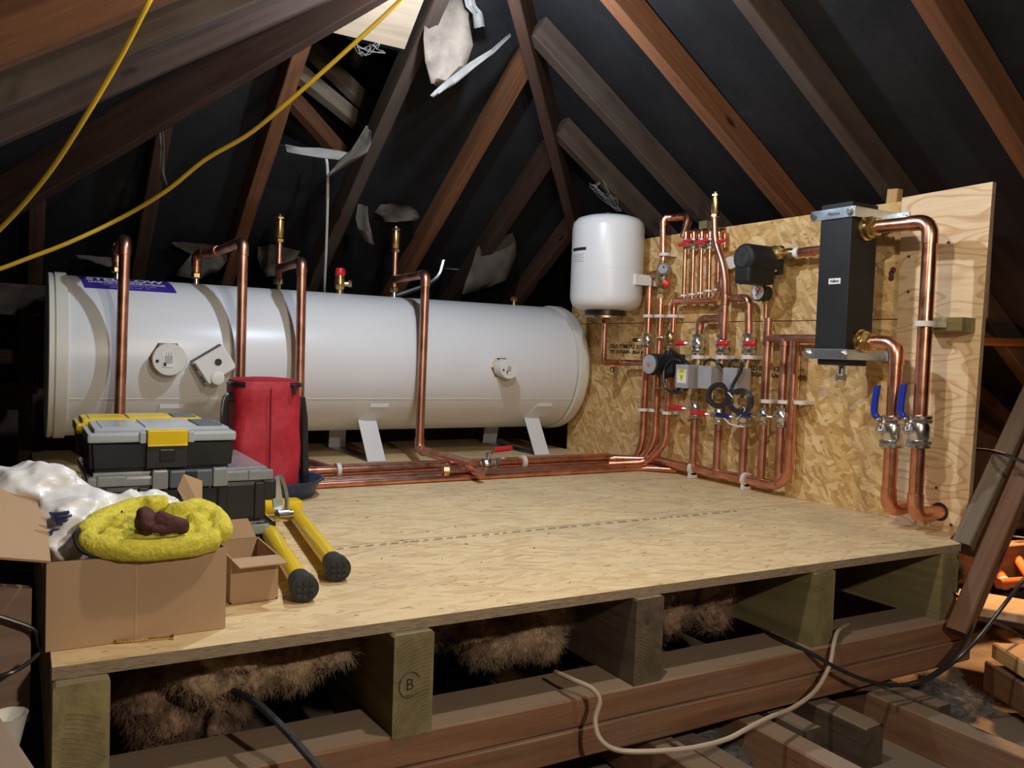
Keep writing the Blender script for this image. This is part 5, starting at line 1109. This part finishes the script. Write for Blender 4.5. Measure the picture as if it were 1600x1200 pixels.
# small box
sx0, sx1, sy0, sy1, szt = 0.345, 0.435, 1.600, 1.76, 0.115
zz = ay(420, 868, 1.6).z; szt = zz
cb2 = empty('cardboard_box', ((sx0+sx1)/2, 1.67, 0), 'small open cardboard box standing right of the large one', 'box')
m_ = MB(); m_.bb(sx0, sx1, sy0, sy0+0.003, 0.001, szt); m_.bb(sx0, sx1, sy1-0.003, sy1, 0.001, szt); m_.bb(sx0, sx0+0.003, sy0, sy1, 0.001, szt); m_.bb(sx1-0.003, sx1, sy0, sy1, 0.001, szt); m_.bb(sx0, sx1, sy0, sy1, 0.001, 0.004); m_.build('walls', 'card', cb2)
fl = MB(); sheet(fl, [(sx0, sy0, szt), (sx1, sy0, szt), (sx1+0.008, sy0-0.035, szt-0.008), (sx0+0.008, sy0-0.038, szt-0.008)], 0.0025); fl.build('flap', 'card', cb2)
fl = MB(); sheet(fl, [(sx0-0.01, sy1, szt), (sx1-0.005, sy1, szt), (sx1-0.02, sy1+0.015, szt+0.038), (sx0-0.03, sy1+0.015, szt+0.038)], 0.0025); fl.build('flap', 'card', cb2)
# wood screw in front of the box
sc = empty('wood_screw', (0.18, 1.445, 0.004), 'long brass-coloured wood screw lying in front of the large cardboard box', 'screw')
a = az(175, 1003, 0.004); b2 = az(270, 995, 0.004); d = (b2-a).normalized()
MB().tube([a, a+(b2-a)*0.1, b2-(b2-a)*.02], [0.0006, 0.0022, 0.0022], 8).build('shank', 'brass', sc)
mb = MB(); n_ = 16; L = (b2-a).length*0.55
f1, f2, f3 = frame(d); mb.tube([a+d*(0.004+L*i/(n_*6)) + (f2*math.cos(i*1.047)+f3*math.sin(i*1.047))*0.0026 for i in range(n_*6)], 0.0007, 5); mb.build('thread', 'brass', sc)
MB().lathe(b2-d*0.006, d, [(0, 0.002), (0.006, 0.0055), (0.0075, 0.0055)], 14).build('head', 'brass', sc)

# ------------------------------------------------------------------ soft things
def blob(name, parts, mat, label, cat, vox=0.006, amp=0.004, freq=40, parent=None, smooth=3, ridge=False):
    mb = MB()
    for fn in parts: fn(mb)
    o = mb.build(name, mat, parent)
    if label: tag(o, label, cat)
    r = o.modifiers.new('r', 'REMESH'); r.mode = 'VOXEL'; r.voxel_size = vox; r.use_smooth_shade = True
    s = o.modifiers.new('s', 'SMOOTH'); s.iterations = smooth; s.factor = 0.6
    tx = bpy.data.textures.new(name, 'CLOUDS'); tx.noise_scale = 1/freq; tx.noise_depth = 3
    d = o.modifiers.new('d', 'DISPLACE'); d.texture = tx; d.strength = amp*2; d.mid_level = 0.5; d.texture_coords = 'LOCAL'
    return o
def ell(c, r, rot=None):
    def f(mb):
        rings = []; n = 14; R = rot or Matrix.Identity(3)
        for i in range(1, n):
            t = math.pi*i/n; rings.append([V(c)+R@V((math.cos(a)*math.sin(t)*r[0], math.sin(a)*math.sin(t)*r[1], math.cos(t)*r[2])) for a in [2*math.pi*k/20 for k in range(20)]])
        mb.rings(rings)
    return f
def roll(pts, r, squash=1.0, n=6):
    def f(mb):
        p = catmull(pts, n); k = len(p); rs = [(r if not isinstance(r, (list, tuple)) else r[0]+(r[1]-r[0])*i/(k-1)) for i in range(k)]
        rs[0] *= 0.6; rs[-1] *= 0.6
        mb.tube(p, rs, 12, squash=squash)
    return f
# towel
def tw(u, v, y=1.52): return ay(u, v, y)
yt_ = 1.53
towel = blob('microfibre_towel', [
    ell(tw(235, 835, 1.55), (0.100, 0.055, 0.024)), ell(tw(262, 822, 1.55), (0.075, 0.05, 0.020)), ell(tw(200, 822, 1.545), (0.055, 0.03, 0.022)), ell(tw(318, 810, 1.55), (0.028, 0.03, 0.03)),
    roll([tw(130, 835, 1.50), tw(160, 812, 1.57), tw(205, 795, 1.62), tw(240, 790, 1.62), tw(262, 790, 1.62)], (0.018, 0.020)),
    roll([tw(128, 838, 1.50), tw(150, 852, 1.48), tw(200, 860, 1.46), tw(250, 858, 1.46), tw(300, 852, 1.46), tw(342, 842, 1.47)], (0.017, 0.020)),
    roll([tw(345, 838, 1.47), tw(343, 815, 1.52), tw(325, 800, 1.56), tw(300, 790, 1.58)], (0.020, 0.018)),
    roll([tw(310, 792, 1.57), tw(290, 800, 1.55), tw(262, 802, 1.57)], 0.020),
    roll([tw(160, 836, 1.505), tw(190, 846, 1.49), tw(240, 846, 1.48), tw(290, 840, 1.485)], 0.017), roll([tw(178, 822, 1.53), tw(205, 812, 1.55), tw(235, 808, 1.55)], 0.016),
    roll([tw(190, 835, 1.50), tw(215, 820, 1.52), tw(240, 825, 1.50), tw(300, 830, 1.49)], 0.015),
    roll([tw(228, 782, 1.62), tw(242, 788, 1.60)], 0.010),
    roll([tw(298, 808, 1.52), tw(312, 822, 1.50), tw(316, 842, 1.48)], 0.016),
], 'towel', 'bright yellow microfibre towel heaped in the large cardboard box', 'towel', 0.0032, 0.0022, 45, None, 4)
MB().tube(catmull([tw(190, 800, 1.585), tw(150, 812, 1.555), tw(122, 830, 1.50), tw(117, 842, 1.485), tw(125, 858, 1.475), tw(145, 868, 1.47), tw(160, 870, 1.47)], 6), 0.0040, 8).build('dark_hem', 'black', towel)
rag = blob('brown_rag', [
    ell(tw(228, 815, 1.475), (0.017, 0.016, 0.024)), roll([tw(222, 795, 1.48), tw(228, 812, 1.465), tw(232, 828, 1.46)], 0.011),
    roll([tw(242, 808, 1.47), tw(262, 815, 1.465), tw(288, 822, 1.46)], (0.014, 0.012), 1.0), ell(tw(262, 826, 1.462), (0.030, 0.012, 0.009)), ell(tw(285, 822, 1.462), (0.012, 0.010, 0.014))
], 'brownrag', 'dark brown rag lying on top of the yellow towel', 'rag', 0.003, 0.003, 60, None, 1)
# bag
def crumple(name, c, r, mat, label, cat, amp=0.25, fr=9.0, seed=0, flat=None, n=44, m=64, sq=0.8):
    rings = []
    for i in range(n+1):
        t = math.pi*(0.02+0.96*i/n); ring = []
        for k in range(m):
            a = 2*math.pi*k/m; d = V((math.cos(a)*math.sin(t), math.sin(a)*math.sin(t), math.cos(t)))
            # faceted creases: ridged multi noise
            q = d*2.2+V((seed, seed*1.7, 0)); e = 0
            for o_, w_ in ((0.6, 0.75), (1.3, 0.25)): e += w_*(1-abs(noise.noise(q*o_))*2.6)
            s = 1+amp*(e-0.45)
            ring.append(V((c[0]+d.x*r[0]*s, c[1]+d.y*r[1]*s, c[2]+d.z*r[2]*s)))
        rings.append(ring)
    return tag(MB().rings(rings, True, True, True).build(name, mat), label, cat) if label else MB().rings(rings, True, True, True)
bagc = ay(95, 800, 1.64)
def bagfn(mb):
    pass
bagm = MB()
def addb(c, r, seed, amp=0.25):
    q = crumple('x', c, r, 'bag', None, None, amp, seed=seed); b0 = len(bagm.v); bagm.v += q.v; bagm.f += [[b0+i for i in f] for f in q.f]; bagm.sm += q.sm; bagm.mi += q.mi
addb(ay(60, 775, 1.72), (0.085, 0.07, 0.062), 1.3, 0.2)
addb(ay(0, 770, 1.74), (0.07, 0.06, 0.05), 5.3, 0.2)
addb(ay(120, 800, 1.66), (0.07, 0.07, 0.045), 2.9, 0.2)
addb(ay(190, 790, 1.66), (0.055, 0.035, 0.028), 7.7, 0.3)
addb(ay(235, 792, 1.68), (0.050, 0.035, 0.030), 11.2, 0.3)
addb(ay(110, 850, 1.60), (0.055, 0.07, 0.06), 4.1, 0.3)
bago = tag(bagm.build('carrier_bag', 'bag'), 'crumpled white plastic bag with navy print spilling out of the large box', 'bag')
_r = bago.modifiers.new('r', 'REMESH'); _r.mode = 'VOXEL'; _r.voxel_size = 0.0045; _r.use_smooth_shade = True
for (u0, v0, u1, v1, r_) in [(80, 803, 108, 800, .003), (84, 808, 112, 806, .003), (88, 813, 116, 812, .003), (78, 800, 90, 818, .0022), (88, 818, 126, 822, .0026), (82, 828, 100, 824, .0014), (100, 824, 106, 832, .0014), (82, 828, 78, 840, .0018)]:
    MB().tube([ay(u0, v0, 1.563), ay((u0+u1)/2, (v0+v1)/2+1, 1.560), ay(u1, v1, 1.563)], r_, 6).build('navy_print', 'navy', bago)

# mineral wool in the bays
def wool(x0, x1, y0, z0, z1, lab, seed, mat='wool', n=9):
    random.seed(seed); fs = []
    for i in range(n*2):
        x = x0+(x1-x0)*(i+0.5)/(n*2); zc = (z0+z1)/2 + random.uniform(-.3, .3)*(z1-z0)
        fs.append(ell((x, y0+0.10+random.uniform(-0.045, 0.05), zc), (random.uniform(0.035, 0.07), 0.09, (z1-z0)*random.uniform(0.18, 0.34)), Matrix.Rotation(random.uniform(-.5, .5), 3, 'Y')))
    o = blob('mineral_wool', fs, mat, lab, 'insulation', 0.005, 0.012, 14, None, 1)
    for ns, st in ((0.022, 0.022), (0.007, 0.008)):
        tx = bpy.data.textures.new('w', 'CLOUDS'); tx.noise_scale = ns; tx.noise_depth = 4; d = o.modifiers.new('d2', 'DISPLACE'); d.texture = tx; d.strength = st; d.mid_level = 0.5; d.texture_coords = 'LOCAL'
    ps = o.modifiers.new('fibres', 'PARTICLE_SYSTEM').particle_system.settings
    ps.type = 'HAIR'; ps.count = 14000; ps.hair_length = 0.004; ps.use_modifier_stack = True; ps.hair_step = 4; ps.render_step = 3
    ps.brownian_factor = 0.004; ps.normal_factor = 0.0015; ps.tangent_factor = 0.004; ps.factor_random = 0.004
    ps.root_radius = 0.7; ps.tip_radius = 0.3; ps.radius_scale = 0.0007; ps.use_close_tip = True
    o['kind'] = 'stuff'; return o
wool(0.20, 0.40, 1.62, -0.27, -0.07, 'brown mineral wool heap in the leftmost bay below the deck', 11)
wool(0.28, 0.56, 1.52, -0.17, -0.045, 'pinkish mineral wool hanging beside the stamped bearer', 12, 'woolp')
wool(0.68, 1.02, 1.58, -0.17, -0.045, 'brown mineral wool under the deck, second bay from the left', 13)
wool(0.93, 1.10, 1.54, -0.21, -0.07, 'pale tuft of mineral wool beside the middle bearer', 14, 'woolp', 5)
wool(1.24, 1.60, 1.54, -0.205, -0.05, 'folded brown mineral wool filling the third bay', 15, 'wool', 11)
wool(1.79, 1.85, 1.55, -0.20, -0.045, 'small tuft of mineral wool right of the green-tinged bearer', 16, 'wool', 3)
wool(2.31, 2.40, 1.42, -0.22, -0.06, 'grey fluffy insulation behind the strut at the deck corner', 17, 'insul_grey', 3)
wool(2.05, 2.34, 1.26, -0.47, -0.42, 'grey loose insulation dust between joists at lower right', 18, 'insul_grey', 7)
wool(1.30, 1.46, 1.35, -0.47, -0.40, 'grey loose insulation dust between joists at bottom centre', 19, 'insul_grey', 5)
random.seed(3)

# ------------------------------------------------------------------ cables
cable('extension_cable', [ay(240, -12, 1.5), ay(228, 12, 1.5), ay(185, 95, 1.55), ay(135, 180, 1.6), ay(85, 258, 1.68), ay(40, 315, 1.75), ay(0, 358, 1.8), ay(-60, 415, 1.85)], 0.0044, 'cabley', 'yellow extension cable sloping steeply across the top left corner')
cable('extension_cable', [ay(640, -14, 2.1), ay(600, 25, 2.12), ay(520, 98, 2.2), ay(440, 168, 2.3), ay(385, 212, 2.4), ay(320, 250, 2.5), ay(260, 298, 2.6), ay(190, 340, 2.7), ay(110, 378, 2.7), ay(40, 405, 2.7), ay(0, 420, 2.7), ay(-60, 440, 2.7)], 0.0060, 'cabley', 'long yellow extension cable sagging above the left half of the tank')
yc = 1.30
def cy(u, v, y=yc): return ay(u, v, y)
cable('white_cable', [cy(868, 1050, 1.42), cy(895, 1062, 1.36), cy(925, 1076, 1.32), cy(937, 1095, 1.305), cy(930, 1125, 1.30), cy(938, 1155, 1.28), cy(965, 1172, 1.25), cy(1020, 1174, 1.22), cy(1085, 1168, 1.2), cy(1135, 1155, 1.2), cy(1165, 1140, 1.2), cy(1200, 1122, 1.22), cy(1240, 1105, 1.25), cy(1275, 1078, 1.28), cy(1296, 1040, 1.31), cy(1303, 1005, 1.325), cy(1310, 985, 1.36), cy(1325, 975, 1.42)], 0.0052, 'cablew', 'dusty off-white cable looping down over the stacked beams')
cable('black_cable', [cy(1190, 985, 1.5), cy(1225, 1000, 1.40), cy(1270, 1022, 1.33), cy(1310, 1045, 1.3), cy(1360, 1065, 1.28), cy(1410, 1070, 1.26), cy(1455, 1055, 1.25), cy(1490, 1025, 1.25), cy(1515, 990, 1.26), cy(1516, 960, 1.28), cy(1505, 940, 1.31), cy(1490, 926, 1.345)], 0.0050, 'cableb', 'black cable drooping in a loop under the right corner of the deck')
cable('black_cable', [cy(1390, 1072, 1.25), cy(1440, 1066, 1.24), cy(1490, 1035, 1.23), cy(1530, 995, 1.2), cy(1565, 950, 1.18), cy(1600, 905, 1.15), cy(1640, 860, 1.12)], 0.0050, 'cableb', 'black cable rising to the right edge in front of the strut')
cable('black_cable', [cy(1516, 964, 1.27), cy(1545, 970, 1.27), cy(1580, 985, 1.27), cy(1620, 1010, 1.27)], 0.0040, 'cableb', 'thin dark cable running right from the loop across the bright board')
cable('black_cable', [cy(1524, 702, 1.55), cy(1545, 704, 1.42), cy(1570, 710, 1.3), cy(1600, 722, 1.22), cy(1640, 740, 1.2)], 0.0050, 'cableb', 'dark cable passing over the strut beside the pine board')
cable('grey_cable', [cy(1565, 834, 1.75), cy(1585, 838, 1.7), cy(1620, 842, 1.65)], 0.003, 'cableg', 'thin grey cable at the right edge, upper of two')
cable('grey_cable', [cy(1560, 850, 1.75), cy(1585, 853, 1.7), cy(1620, 868, 1.65)], 0.003, 'cableg', 'thin grey cable at the right edge, lower of two')
cable('black_strap', [cy(365, 1080, 1.5), cy(400, 1098, 1.40), cy(440, 1135, 1.32), cy(470, 1168, 1.28), cy(510, 1215, 1.24)], 0.0062, 'rubber', 'flat dark strap hanging over the beam at lower left', 'strap')
cable('black_cable', [cy(-20, 958, 1.5), cy(20, 970, 1.5), cy(55, 985, 1.5), cy(62, 1010, 1.5)], 0.0035, 'cableb', 'dark cable at the left edge below the box flap')
cable('black_cable', [cy(-20, 1062, 1.4), cy(20, 1050, 1.4), cy(45, 1035, 1.42), cy(60, 1022, 1.45)], 0.0035, 'cableb', 'second dark cable at the left edge, above the white cup')
# orange-lit waste pipes at the right edge
o1 = ay(1572, 848, 1.7); o2 = ay(1602, 900, 1.55)
t = tag(MB().tube([ay(1570, 845, 1.75), ay(1620, 918, 1.5)], 0.0165, 18).build('waste_pipe', 'orangelitpipe'), 'orange-lit plastic pipe leaning at the right edge', 'pipe')
t = tag(MB().tube([ay(1548, 880, 1.72), ay(1572, 914, 1.6)], 0.020, 18).build('waste_pipe', 'orangelitpipe'), 'short orange-lit pipe branch at the right edge', 'pipe')
MB().lathe(ay(1570, 912, 1.6), (ay(1548, 880, 1.72)-ay(1572, 914, 1.6)), [(0, 0.0225), (0.012, 0.0225)], 18).build('collar', 'whiteplas', t)
t = tag(MB().tube([ay(1560, 912, 1.55), ay(1640, 906, 1.5)], 0.0175, 18).build('waste_pipe', 'orangelitpipe'), 'horizontal orange-lit pipe at the right edge', 'pipe')
# left edge things
mb = MB().poly([ay(-90, 912, 1.52), ay(50, 920, 1.52), ay(46, 1128, 1.52), ay(-90, 1145, 1.52)], (0, 0.02, 0)); tag(mb.build('board', wood('pinkish_board', (0.20, 0.13, 0.095), (0.33, 0.22, 0.165), None)), 'pinkish upright board at the left edge under the box flap', 'board')
t = empty('paper_cup', (-0.05, 1.50, -0.35), 'white cup at the bottom left corner', 'cup')
cc = ay(12, 1118, 1.45)
MB().lathe(cc-UP*0.05, UP, [(0, 0.016), (0.05, 0.027), (0.052, 0.028), (0.052, 0.025), (0.004, 0.015)], 24).build('cup_body', 'whiteplas', t)
mb = MB().bb(-1.3, 0.0, 1.9, 4.0, -0.42, -0.40); tag(mb.build('boarding', 'dark_joist'), 'dark boarding in the shadows left of the deck', 'board')
for i, (u0, v0, s) in enumerate([(20, 660, 0.10), (60, 690, 0.08)]):
    pass

# ------------------------------------------------------------------ lamps as things (just out of frame at the top)
def bulb(loc, lab):
    t = empty('hanging_lamp', loc, lab, 'lamp'); l = V(loc)
    MB().lathe(l+V((0, 0, 0.045)), (0, 0, -1), [(0, 0.012), (0.02, 0.016), (0.03, 0.02)], 16).build('holder', 'black', t)
    MB().lathe(l+V((0, 0, 0.02)), (0, 0, -1), [(0, 0.012), (0.008, 0.02), (0.02, 0.022), (0.03, 0.016), (0.034, 0.004)], 20).build('bulb', 'bulb', t)
    MB().tube([l+V((0, 0, 0.04)), l+V((0.0, 0, 0.22))], 0.003, 6).build('flex', 'cableb', t)
bulb((1.12, 2.15, 1.59), 'cool white bulb hanging at the apex of the roof')
bulb((0.85, 1.12, 1.38), 'warm bulb hanging above the front of the deck')
bulb((0.70, -0.35, 1.08), 'warm bulb hanging in front of the deck near the camera')
